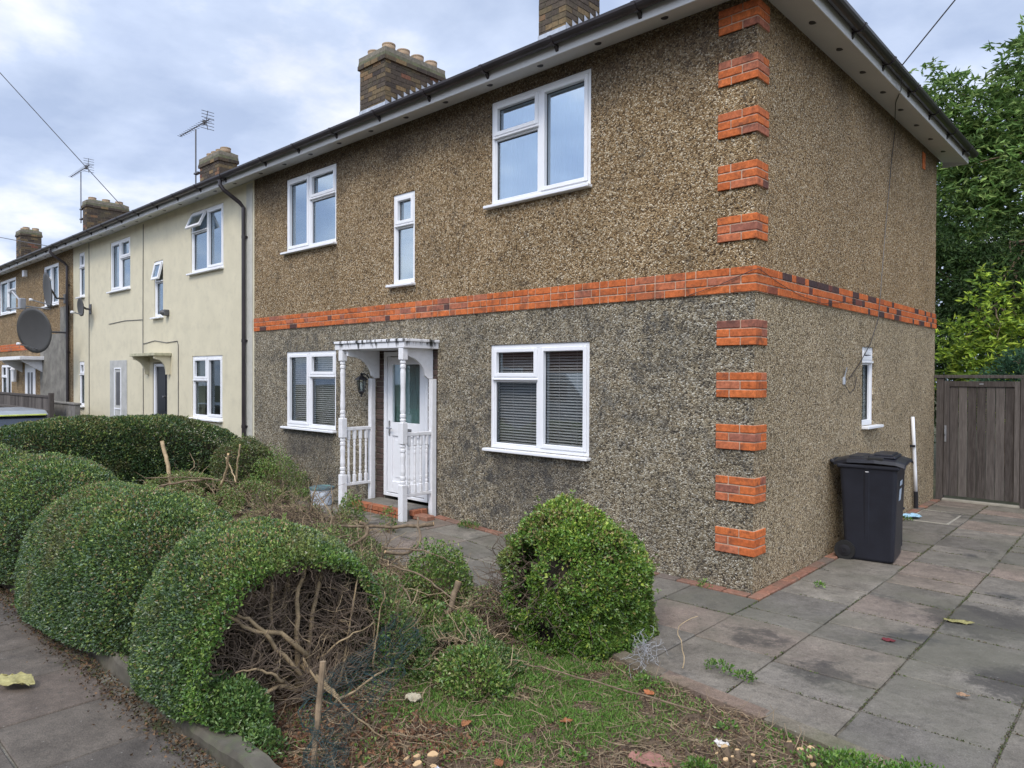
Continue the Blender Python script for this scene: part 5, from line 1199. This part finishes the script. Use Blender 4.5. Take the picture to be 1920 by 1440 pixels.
heap('greyish brown twig heap in front of the round bush', (-.75, -2.75, -.05), .45, .3, .24, 700, 2400, rz=.3, pale=.45, tl=(.1, .3), leafc=[(.06, .12, .03), (.1, .18, .04), (.16, .2, .06)])
heap('dense dead twigs at the left foot of the round bush', (-1.05, -2.12, -.05), .28, .26, .34, 700, 300, rz=0, pale=.3, tl=(.1, .28))
# leafy sprigs standing in the heaps
SP = [('brownish green tangle between the small hedge and the paint tub', (-6.85, -.62, .08), .42, .36, .62, 4200), ('tall leafy sprig rising in front of the doorstep', (-4.15, -1.18, .06), .22, .16, .42, 1700), ('small leafy sprig beside the right porch post', (-3.75, -.98, .05), .10, .09, .30, 700),
      ('low leafy sprig in front of the paint tub', (-4.9, -1.25, .06), .25, .15, .2, 900), ('dark green bushy clump left of the path behind the branches', (-1.75, -2.0, -.02), .34, .28, .46, 5200),
      ('light green sprig lying in the middle heap', (-1.15, -2.55, -.04), .16, .13, .24, 900), ('green leafy sprig between the heaps and the round bush', (-.92, -2.5, -.04), .2, .14, .22, 1500),
      ('leafy green clump on the grass in front of the twig heap', (-.38, -2.92, -.05), .26, .18, .24, 3000), ('green sprig at the foot of the middle branches', (-1.35, -3.0, -.04), .2, .14, .26, 1300),
      ('pale green leafy tuft against the long hedge', (-7.8, -1.6, .1), .35, .25, .35, 1500), ('pale green leafy tuft in front of the small hedge', (-6.5, -1.15, .1), .3, .22, .34, 1500),
      ('bright green weeds at the left of the paint tub', (-6.15, -.55, .08), .35, .2, .14, 1600), ('sprig growing at the foot of the wall under the left window', (-7.0, -.08, .08), .12, .06, .28, 260)]
for (lb, c, rx, ry, h, n) in SP:
    clump('leafy_sprig', lb, c, rx, ry, h, n, .026, cols=[(.07, .14, .028), (.12, .22, .04), (.19, .29, .06), (.23, .26, .08)], cat='sprig', stems=int(n/60)+6, group='leafy sprigs among the cuttings', up=.2)
# named thick cut branches
def cutbranch(label, ctrl, r0, r1, pale=False, name='cut_branch'):
    m = MB(); p = smooth_path(ctrl, 12, .004); k = len(p); m.tube(p, [r0+(r1-r0)*i/(k-1) for i in range(k)], 8)
    root = m.build(name, M['twigpale'] if pale else M['bark'], None, smooth=True); tag(root, label, 'branch', 'thick cut branches')
    d = (p[0]-p[1]).normalized(); c = MB(); c.tube([p[0]-d*.004, p[0]+d*.003], r0*.97, 8); c.build('cut_end', M['cut'], root)
    return root
cutbranch('curved pale branch arching over the heaps with a white cut end', [(-1.95, -2.38, .40), (-1.9, -2.2, .37), (-1.95, -2.02, .42), (-2.15, -1.88, .5), (-2.25, -1.8, .55)], .013, .009)
cutbranch('short thick branch with a pale snapped end pointing at the path', [(-2.4, -1.5, .43), (-2.55, -1.6, .40), (-2.8, -1.75, .38), (-3.2, -1.95, .36)], .020, .012)
cutbranch('bent branch stub with a pale end sticking up behind the nearest hedge', [(-2.65, -2.12, .50), (-2.62, -2.08, .46), (-2.6, -2.1, .38), (-2.72, -2.2, .28)], .017, .012)
cutbranch('pale stick lying out on the path left of the round bush', [(-1.42, -1.72, .08), (-1.6, -1.9, .06), (-1.8, -2.1, .12)], .016, .012)
cutbranch('twisted brown stub standing beside the dark green clump', [(-1.38, -2.12, .22), (-1.36, -2.2, .12), (-1.3, -2.28, .06), (-1.38, -2.35, -.03)], .026, .016)
cutbranch('long straight twig lying across the grass towards the edging', [(.75, -2.32, -.02), (.35, -2.4, .0), (-.05, -2.5, .02), (-.3, -2.58, .03)], .006, .004)
cutbranch('thin bent pale twig standing up from the edging of the driveway', [(.36, -1.80, -.04), (.33, -1.78, .09), (.30, -1.76, .19), (.40, -1.70, .27)], .0035, .002, True)
for i, (a, b) in enumerate([((-8.35, -1.9, .52), (-7.95, -1.85, .15)), ((-7.75, -1.85, .86), (-7.55, -1.8, .2)), ((-5.75, -1.85, .84), (-6.05, -1.8, .42)), ((-5.55, -1.8, .96), (-5.75, -1.75, .5)), ((-5.9, -1.8, .78), (-5.65, -1.8, .5))]):
    lb = ['thin stick leaning against the long hedge at left', 'thick upright pole in front of the long hedge', 'stick slanting right above the back heap', 'curved stick standing tall above the back heap', 'short stick crossing another above the back heap'][i]
    mid = tuple((a[k]+b[k])/2+random.uniform(-.02, .02) for k in range(3)); cutbranch(lb, [a, mid, b], [.012, .026, .014, .010, .008][i], [.01, .03, .016, .012, .008][i], True)
cutbranch('long bare twig lying flat over the back heap', [(-7.4, -2.2, .42), (-6.6, -1.9, .47), (-5.9, -1.6, .45)], .007, .005)
cutbranch('dark branch lying diagonally on the back heap', [(-6.4, -1.75, .47), (-6.7, -2.05, .42), (-7.0, -2.35, .32)], .014, .012)
for a, b in (((-1.75, -2.5, .36), (-1.1, -2.42, .2)), ((-1.7, -2.6, .34), (-1.25, -2.65, .12)), ((-2.1, -2.3, .4), (-1.5, -2.05, .33))):
    cutbranch('thin tan branch in the middle heap running down to the right' if a[0] > -2 else 'thin tan branch lying level across the middle heap', [a, tuple((a[k]+b[k])/2+.03 for k in range(3)), b], .008, .005)

# ---- stake with netting
q = MB(); q.tube([(-.33, -4.02, -.05), (-.345, -3.99, .15), (-.36, -3.95, .42)], [.014, .0145, .015], 8); q.tube([(-.36, -3.95, .42), (-.3603, -3.9495, .426)], .0145, 8)
tag(q.build('wooden_stake', plain('old_stake', (.26, .19, .12), .9, var=.4, sc=12, bmp=.4, dirt=(.08, .06, .045), dirtamt=.8)), 'upright cut wooden stake in front of the sliced hedge', 'stake')
def netting(name, ctrl_a, ctrl_b, label, nu=42, nv=16, amp=.03):
    A, B = smooth_path(ctrl_a, nu, 0), smooth_path(ctrl_b, nu, 0); nu = min(len(A), len(B)); m = MB(); G_ = []
    for i in range(nu):
        row = []
        for j in range(nv):
            p = A[i].lerp(B[i], j/(nv-1)); s = (vnoise(np.array([[i*.3, j*.4, 0.]]), 1.0)[0]-.5)*2*amp; t = (vnoise(np.array([[i*.35+9, j*.3, 4.]]), 1.0)[0]-.5)*2*amp
            row.append(p+Vector((s, t, s*.6)))
        G_.append(row)
    for i in range(nu): m.tube(G_[i], .0010, 3, cap=False)
    for j in range(nv): m.tube([G_[i][j] for i in range(nu)], .0010, 3, cap=False)
    return tag(m.build(name, M['netm'], None, fix=False), label, 'netting')
M['netm'] = plain('dark_teal_netting', (.025, .055, .055), .6)
netting('garden_netting', [(-.25, -4.08, -.02), (-.4, -4.05, .22), (-.5, -3.8, .30), (-.7, -3.45, .28), (-.9, -3.1, .35)], [(-.2, -3.98, -.03), (-.28, -3.9, .05), (-.38, -3.7, .06), (-.55, -3.35, .08), (-.75, -3.0, .22)], 'dark teal plastic netting wrapped round the stake and trailing right', 60, 26, .05)
M['wirem'] = plain('pale_wire', (.34, .34, .35), .5)
q = MB()
for i in range(60):
    q.tube(wig((.16+random.gauss(0, .05), -1.93+random.gauss(0, .05), random.uniform(-.03, .1)), (random.gauss(0, 1), random.gauss(0, 1), random.gauss(.2, .6)), random.uniform(.06, .16), 5, .6), .0013, 4, cap=False)
tag(q.build('wire_tangle', M['wirem'], None, fix=False), 'tangle of pale grey wire at the foot of the round bush beside the edging', 'wire')

# ---- cut stumps
M['barkdark'] = plain('dark_stump_bark', (.12, .085, .055), .95, var=.5, sc=30, bmp=.5)
def stump(label, c, stems):
    root = empty('cut_stump', c, label, 'stump', 'freshly cut hedge stumps')
    for (dx_, dy_, h, r, tx, ty) in stems:
        b = Vector((c[0]+dx_*.5, c[1]+dy_*.5, c[2]-.03)); t = Vector((c[0]+dx_, c[1]+dy_, c[2]+h)); d = (t-b).normalized()
        m = MB(); t.z -= h*.5; r *= 1.25; m.tube([b, b.lerp(t, .5)+Vector((tx, ty, 0)), t], [r*1.25, r*1.05, r], 10); o = m.build('stem', M['barkdark'], root, smooth=True)
        nd_ = (d+Vector((tx*6, ty*6-.25, .2))).normalized(); m = MB(); k_ = nd_.orthogonal().normalized(); kk = nd_.cross(k_); V = [t+nd_*.005+(k_*math.cos(6.283*a/12)*random.uniform(.8, 1.12)+kk*math.sin(6.283*a/12)*random.uniform(.55, 1.0))*r*.92 for a in range(12)]; m.add(V+[v-nd_*.01 for v in V], [tuple(range(12)), tuple(range(12, 24))[::-1]]+[(a, (a+1) % 12, 12+(a+1) % 12, 12+a) for a in range(12)]); m.build('cut_face', M['cut'], o)
stump('cut hedge stump with several pale discs near the middle of the soil', (1.08, -2.58, soilz(1.08, -2.58)), [(-.07, .02, .11, .016, .0, .0), (-.02, .05, .09, .010, .01, 0), (.06, .05, .10, .009, 0, .01), (-.03, -.05, .07, .011, -.01, 0), (-.01, -.02, .085, .007, 0, 0), (.09, .0, .1, .008, .01, 0), (-.09, -.02, .06, .007, 0, 0)])
stump('cut hedge stump with a row of pale discs close to the edging', (1.3, -2.32, soilz(1.3, -2.32)), [(-.02, .02, .07, .014, 0, 0), (.02, .05, .09, .015, 0, 0), (.04, -.02, .07, .013, 0, 0), (.07, -.06, .05, .012, .01, 0), (.06, .02, .08, .010, 0, 0), (-.1, .06, .05, .018, -.01, 0)])
stump('broad pale cut stump at the bottom edge of the photo', (1.27, -2.83, soilz(1.27, -2.83)), [(0, 0, .07, .024, 0, 0), (.05, .0, .06, .022, .01, 0), (.02, -.045, .05, .026, 0, 0)])
stump('splintered cut stump at the bottom left of the soil', (.05, -3.66, soilz(.05, -3.66)), [(-.06, .0, .09, .014, -.01, 0), (.02, .03, .14, .022, 0, .01), (-.02, -.03, .07, .018, 0, 0), (.06, .0, .08, .014, .01, 0), (-.1, -.03, .06, .012, -.01, 0), (.0, .05, .12, .012, 0, .01)])

# ---- ground litter, grass, weeds
def scatter_xy(n, x0, x1, y0, y1, f):
    P = np.stack([R.uniform(x0, x1, n), R.uniform(y0, y1, n), np.zeros(n)], 1); E_ = np.array([ye(a) for a in P[:, 0]]); ok = (P[:, 1] < E_-.13) & (R.rand(n) < f(P)); P = P[ok]
    P[:, 2] = zsoil(P[:, 0], P[:, 1]); return P
P = scatter_xy(130000, -4.5, 3.2, -4.18, -1.6, lambda P: np.clip(.35+.6*fbm(P, 3, 2), 0, 1)); n = len(P)
D = R.normal(0, 1, (n, 3)); D[:, 2] = np.abs(D[:, 2])*.35
n2_ = n//3; PC = P[:n2_]+np.array([0, 0, .01]); DC = R.normal(0, 1, (n2_, 3)); DC[:, 2] *= .5
o2 = leaves('bark_chips', PC, DC, .026, .006, pick(n2_, [(.09, .05, .035), (.16, .09, .06), (.05, .035, .03), (.30, .22, .14), (.20, .12, .07)], None, .35), M['litter'], None, jit=.2); tag(o2, 'dark and pale bark chips and shredded twigs on the soil', 'bark chips', kind='stuff')
o = leaves('leaf_litter', P+np.array([0, 0, .004]), D, .016, .008, pick(n, [(.14, .10, .06), (.19, .135, .08), (.27, .20, .12), (.08, .055, .038), (.36, .28, .17), (.10, .13, .04)], [3, 3, 2, 3, .7, 1], .3), M['litter'], None, jit=.1); tag(o, 'brown leaf litter and chippings covering the soil', 'leaf litter', kind='stuff')
m = MB()
for p in scatter_xy(11000, -3.5, 3.1, -4.15, -1.7, lambda P: .75+0*P[:, 0]):
    w = random.uniform(0, 6.28); r = random.uniform(.0012, .0032)
    k = wig((p[0], p[1], p[2]+random.uniform(.004, .02)), (math.cos(w), math.sin(w), random.gauss(0, .12)), random.uniform(.05, .2), 4, .28); m.tube(k, [r, r, r*.8, r*.6, r*.3], 3, cap=False)
tag(m.build('twig_litter', M['twig'], None, fix=False), 'short broken twigs strewn over the soil', 'twigs', kind='stuff')
def gmask(P):
    g = np.exp(-(((P[:, 0]+.15)/.7)**2+((P[:, 1]+2.8)/.46)**2)*1.2)+.8*np.exp(-(((P[:, 0]+.1)/.5)**2+((P[:, 1]+2.32)/.2)**2))
    return np.clip(g*2.6*np.clip((fbm(P, 5, 3)-.34)*5, 0, 1)+.10*(fbm(P, 5, 2) > .64), 0, 1)
P = scatter_xy(150000, -2.2, 2.2, -4.1, -1.7, gmask); n = len(P)
D = R.normal(0, .45, (n, 3)); D[:, 2] = 1
o = leaves('grass', P, D, .034, .0042, pick(n, [(.10, .21, .034), (.15, .29, .05), (.22, .35, .08), (.30, .29, .14)], [3, 3, 1.5, .9], .3), M['grass'], None, jit=.55); tag(o, 'green grass growing through the cleared patch', 'grass', kind='stuff')
P = scatter_xy(42000, -2.0, 2.6, -4.1, -1.7, lambda P: gmask(P)*.6+.4*(fbm(P, 4.2, 2) > .57)); n = len(P)
D = R.normal(0, 1, (n, 3)); D[:, 2] = np.abs(D[:, 2])+.5
o = leaves('ground_cover', P+np.array([0, 0, .012]), D, .018, .013, pick(n, [(.07, .16, .028), (.11, .23, .04), (.17, .28, .065)], None, .3), M['grass'], None, jit=.5); tag(o, 'small creeping weeds and fallen green leaves in the grass', 'ground cover', kind='stuff')
WD = [((.3, -2.12), .1, .07, 260, 'bright green broad leaved weed below the wire tangle'), ((.92, -2.35), .06, .08, 90, 'bright green tufted weed in the soil near the edging'), ((1.02, -2.82), .09, .06, 260, 'green weed patch between the two front stumps'),
      ((1.55, -2.45), .26, .15, 1500, 'straggly green sprigs right of the stumps'), ((1.8, -2.32), .2, .14, 900, 'leafy straggle by the edging at the bottom right'), ((.5, -3.1), .08, .06, 160, 'small green weed on the bare soil'), ((-.35, -.16), .07, .07, 60, 'small weed at the foot of the house corner'),
      ((-3.3, -.17), .16, .07, 320, 'green weeds along the wall right of the porch'), ((-2.6, -.17), .12, .06, 240, 'green weeds along the wall left of the round bush'), ((.72, -1.72), .07, .04, 120, 'sprig of leaves on the paving joint near the edging'), ((.55, -1.7), .09, .05, 120, 'trailing green sprig on the driveway edge'), ((.36, .55), .05, .03, 60, 'small blue green weed in the paving by the bin'), ((.14, 4.1), .1, .04, 120, 'grassy weed at the foot of the side wall beyond the bin'), ((.2, 2.9), .06, .04, 60, 'tiny weed in the joint behind the bin')]
for (xy, r, h, n, lb) in WD:
    z = soilz(*xy) if xy[1] < ye(xy[0]) else float(gz(*xy))
    clump('weed', lb, (xy[0], xy[1], z), r, r*.7, h, n, .022, cols=[(.06, .14, .02), (.10, .21, .03), (.16, .26, .05)], cat='weed', stems=0, group='weeds', up=.5, jit=.5)
LF = [(.38, -2.24, (.36, .13, .05)), (.25, -2.85, (.28, .11, .045)), (-.1, -3.25, (.28, .12, .05)), (.3, -3.42, (.24, .10, .045)), (1.74, -1.08, (.32, .2, .12))]
for i, (x, y, c) in enumerate(LF):
    z = soilz(x, y) if y < ye(x) else float(gz(x))
    crumple('fallen_leaf', (x, y, z+.015), .035, .022, .025, plain('orange_dead_leaf_%d' % i, c, .8, var=.2, sc=40), ['curled orange leaf beside the edging below the wire', 'orange brown leaf in the middle of the grass', 'orange leaf in the grass left of the middle', 'rusty curled leaf at the bottom of the grass', 'small brown scrap on the dark stained slab'][i], 'leaf', 20+i, i*.8)
jp = []
for xj in (.12, .71, 1.35, 2.0, 2.66, 3.3):
    for _ in range(1500): jp.append((xj+random.gauss(0, .008), random.uniform(-2.1, 6.1), 0))
for (x0, x1, y0, y1) in rects:
    for _ in range(int(200*(x1-x0))): jp.append((random.uniform(x0, x1), y0+random.gauss(0, .008), 0))
P = np.array(jp); P = P[(fbm(P, 2.6, 3) > .50) & (P[:, 1] > np.array([ye(a) for a in P[:, 0]]))]; n = len(P); P[:, 2] = gz(P[:, 0], P[:, 1])-.008+.008*R.rand(n)
D = R.normal(0, 1, (n, 3)); D[:, 2] = np.abs(D[:, 2])+.2
o = leaves('joint_moss', P, D, .011, .007, pick(n, [(.06, .075, .025), (.09, .11, .035), (.12, .085, .05), (.05, .045, .03), (.10, .15, .04)], None, .3), M['litter'], None, jit=.5); tag(o, 'moss and grit growing in the joints of the paving', 'moss', kind='stuff')
P = scatter_xy(5000, -1.3, .1, -4.2, -3.3, lambda P: .25+.6*fbm(P, 6, 2)); n = len(P); D = R.normal(0, 1, (n, 3)); D[:, 2] = np.abs(D[:, 2])*.5
o = leaves('dead_hedge_leaves', P+np.array([0, 0, .008]), D, .028, .018, pick(n, [(.15, .075, .045), (.22, .11, .06), (.10, .06, .04), (.26, .15, .08)], None, .3), M['litter'], None, jit=.3); tag(o, 'reddish brown dead leaves on the soil below the sliced hedge and stake', 'dead leaves', kind='stuff')
# dead leaves gathered at the foot of the low wall, on the pavement
n = 2600; P = np.stack([R.uniform(-5, -.3, n), -4.33-np.abs(R.normal(0, .075, n)), np.full(n, -.03)], 1); P[:, 2] += .02*R.rand(n); D = R.normal(0, 1, (n, 3)); D[:, 2] = np.abs(D[:, 2])*.5
o = leaves('swept_leaves', P, D, .02, .013, pick(n, [(.085, .058, .038), (.13, .085, .05), (.06, .042, .03), (.18, .11, .06), (.08, .085, .035)], None, .3), M['litter'], None, jit=.2); tag(o, 'strip of brown dead leaves along the foot of the low wall', 'dead leaves', kind='stuff')

# ================================================================ trees and shrubs behind the gate
def tree(name, label, base, lobes, nclus, lpc, lf, cols, cat='tree', trunk_r=.16, spread=.26, droop=.5, limbs=26, group=None, tuft=False):
    root = empty(name, base, label, cat, group); b = Vector(base)
    m = MB(); top = max(l[0][2]+l[1][2] for l in lobes); ctop = Vector((lobes[0][0][0], lobes[0][0][1], top*.8))
    tr = smooth_path([b, b.lerp(ctop, .4)+Vector((.1, 0, 0)), ctop], 10, .02); m.tube(tr, [trunk_r*(1-.85*i/(len(tr)-1)) for i in range(len(tr))], 10); m.build('trunk', M['bark'], root, smooth=True)
    lm = MB(); PP = []; DD = []; tot = sum(l[1][0]*l[1][1]*l[1][2] for l in lobes)
    for (c, r) in lobes:
        n = max(3, int(nclus*r[0]*r[1]*r[2]/tot))
        d = R.normal(0, 1, (n, 3)); d /= np.linalg.norm(d, axis=1)[:, None]; q = (.35+.65*R.rand(n, 1)**.45)
        C = d*q*np.array(r)*(.8+.4*R.rand(n, 1))+np.array(c); PP.append(C); DD.append(d)
    C = np.concatenate(PP); D = np.concatenate(DD); n = len(C)
    for i in R.choice(n, min(limbs, n), replace=False):
        t = tr[random.randint(2, len(tr)-1)]; e_ = Vector(C[i]); lm.tube(smooth_path([t, t.lerp(e_, .5)+Vector((0, 0, .15)), e_], 8, .03), [trunk_r*.35*(1-.12*k) if k < 8 else trunk_r*.03 for k in range(len(smooth_path([t, t.lerp(e_, .5), e_], 8, .03)))], 5)
    lm.build('limbs', M['bark'], root, smooth=True, fix=False)
    P = np.repeat(C, lpc, 0)+R.normal(0, spread, (n*lpc, 3))*np.array([1, 1, .75]); N = np.repeat(D, lpc, 0)+R.normal(0, .5, (n*lpc, 3))
    tone = np.repeat(.65+.7*R.rand(n, 1), lpc, 0)
    Cc = pick(n*lpc, cols, None, .3)*tone
    if tuft:
        ww = R.rand(n*lpc)*6.283; N = np.stack([np.cos(ww), np.sin(ww), -.25+.5*R.rand(n*lpc)], 1)+np.repeat(D, lpc, 0)*.35; P = np.repeat(C, lpc, 0)+R.normal(0, spread, (n*lpc, 3))*np.array([1, 1, .5])
    leaves('crown', P, N, lf[0], lf[1], Cc, M['leaft'], root, jit=.5, droop=droop)
    return root
TC = [(.085, .155, .04), (.125, .215, .055), (.17, .265, .07), (.23, .32, .09)]
tree('ash_tree', 'tall leafy green tree rising behind the house and gate', (1.0, 13.5, -.1), [((.8, 13.2, 5.4), (2.7, 2.0, 3.3)), ((-1.1, 12.6, 5.4), (1.4, 1.2, 3.1)), ((.15, 12.8, 8.1), (.75, .8, 1.15)), ((-1.35, 12.6, 7.9), (.65, .7, 1.1)), ((2.6, 13, 6.8), (1.9, 1.6, 2.0))], 3600, 14, (.19, .06), TC, spread=.07, tuft=True, droop=.35)
tree('background_tree', 'dark green tree mass behind the gate under the tall tree', (.2, 11.2, -.1), [((.2, 11.2, 2.6), (1.6, 1.0, 1.9)), ((2.6, 11.4, 2.6), (2.0, 1.0, 2.2)), ((-1.2, 11.2, 3.2), (1.2, .8, 2.4))], 700, 60, (.11, .045), [(.03, .06, .018), (.045, .085, .025), (.065, .11, .03)], trunk_r=.1)
tree('yellow_green_shrub', 'bright yellow green shrub above the gate', (.4, 9.1, 0), [((.3, 9.1, 1.9), (.85, .5, .95)), ((.28, 9.0, 3.1), (.28, .3, .75)), ((-.3, 9.0, 2.45), (.42, .3, .42)), ((1.1, 9.2, 2.7), (.6, .4, .9))], 480, 14, (.12, .042), [(.20, .30, .045), (.30, .42, .055), (.42, .52, .07), (.16, .26, .05)], cat='shrub', trunk_r=.05, spread=.05, droop=.1, limbs=20, tuft=True)
tree('laurel_shrub', 'dark blue green shrub just above the right end of the gate', (.95, 7.6, 0), [((.95, 7.6, 1.6), (.55, .35, .55))], 90, 60, (.07, .026), [(.03, .075, .04), (.045, .10, .055), (.06, .13, .07)], cat='shrub', trunk_r=.04, spread=.1, droop=.0, limbs=10)
tree('ash_tree', 'leafy tree farther right beyond the gate outside the photo edge', (5.5, 14, -.1), [((5.2, 14, 4.8), (2.4, 2, 3.6))], 1600, 12, (.2, .07), TC, spread=.08, tuft=True)

# ================================================================ across the road (seen in the window panes)
op = empty('brick_terrace', (-8, -20, 0), 'red brick terrace across the road, mirrored in the window panes', 'house', 'houses across the road')
q = MB(); q.box(-30, 12, -26, -20, -.2, 5.3); q.build('wall', plain('red_brown_brick', (.22, .10, .07), .9, var=.3, sc=8), op)
q = MB(); q.prism([(-19.6, 5.3), (-23, 7.4), (-26.4, 5.3)], -30.3, 12.3, 'x'); q.build('roof', M['roof'], op)
for i in range(7):
    for z in (.9, 3.4):
        q = MB(); X_ = -28+i*5.7; q.bbox(X_, X_+1.6, -20.01, -19.96, z, z+1.3, b=.01); w_ = q.build('window', M['upvc'], op)
        q = MB(); q.bbox(X_+.08, X_+.76, -19.96, -19.94, z+.08, z+1.22, b=.004); q.bbox(X_+.84, X_+1.52, -19.96, -19.94, z+.08, z+1.22, b=.004); q.build('pane', M['cglass'], w_)
van = empty('parked_van', (-11, -10.6, -.11), 'pale grey van parked across the road, mirrored in the ground floor window', 'van')
X0, Z0 = -13.2, -.11
carpart('body', [(X0, Z0+.35), (X0, Z0+1.9), (X0+.15, Z0+2.0), (X0+3.3, Z0+2.0), (X0+4.1, Z0+1.15), (X0+4.9, Z0+.95), (X0+5, Z0+.35)], -11.6, -9.7, M['silver'], van)
q = MB(); q.bbox(X0+2.6, X0+3.4, -9.72, -9.69, Z0+1.2, Z0+1.75, b=.01); q.build('side_window', M['cglass'], van)
for x in (X0+.9, X0+4.0):
    q = MB(); q.lathe([(.2, -.1), (.33, -.09), (.33, .09), (.2, .1)], (x, -9.75, Z0+.33), 20, axis='y'); q.build('wheel', M['rubber'], van)
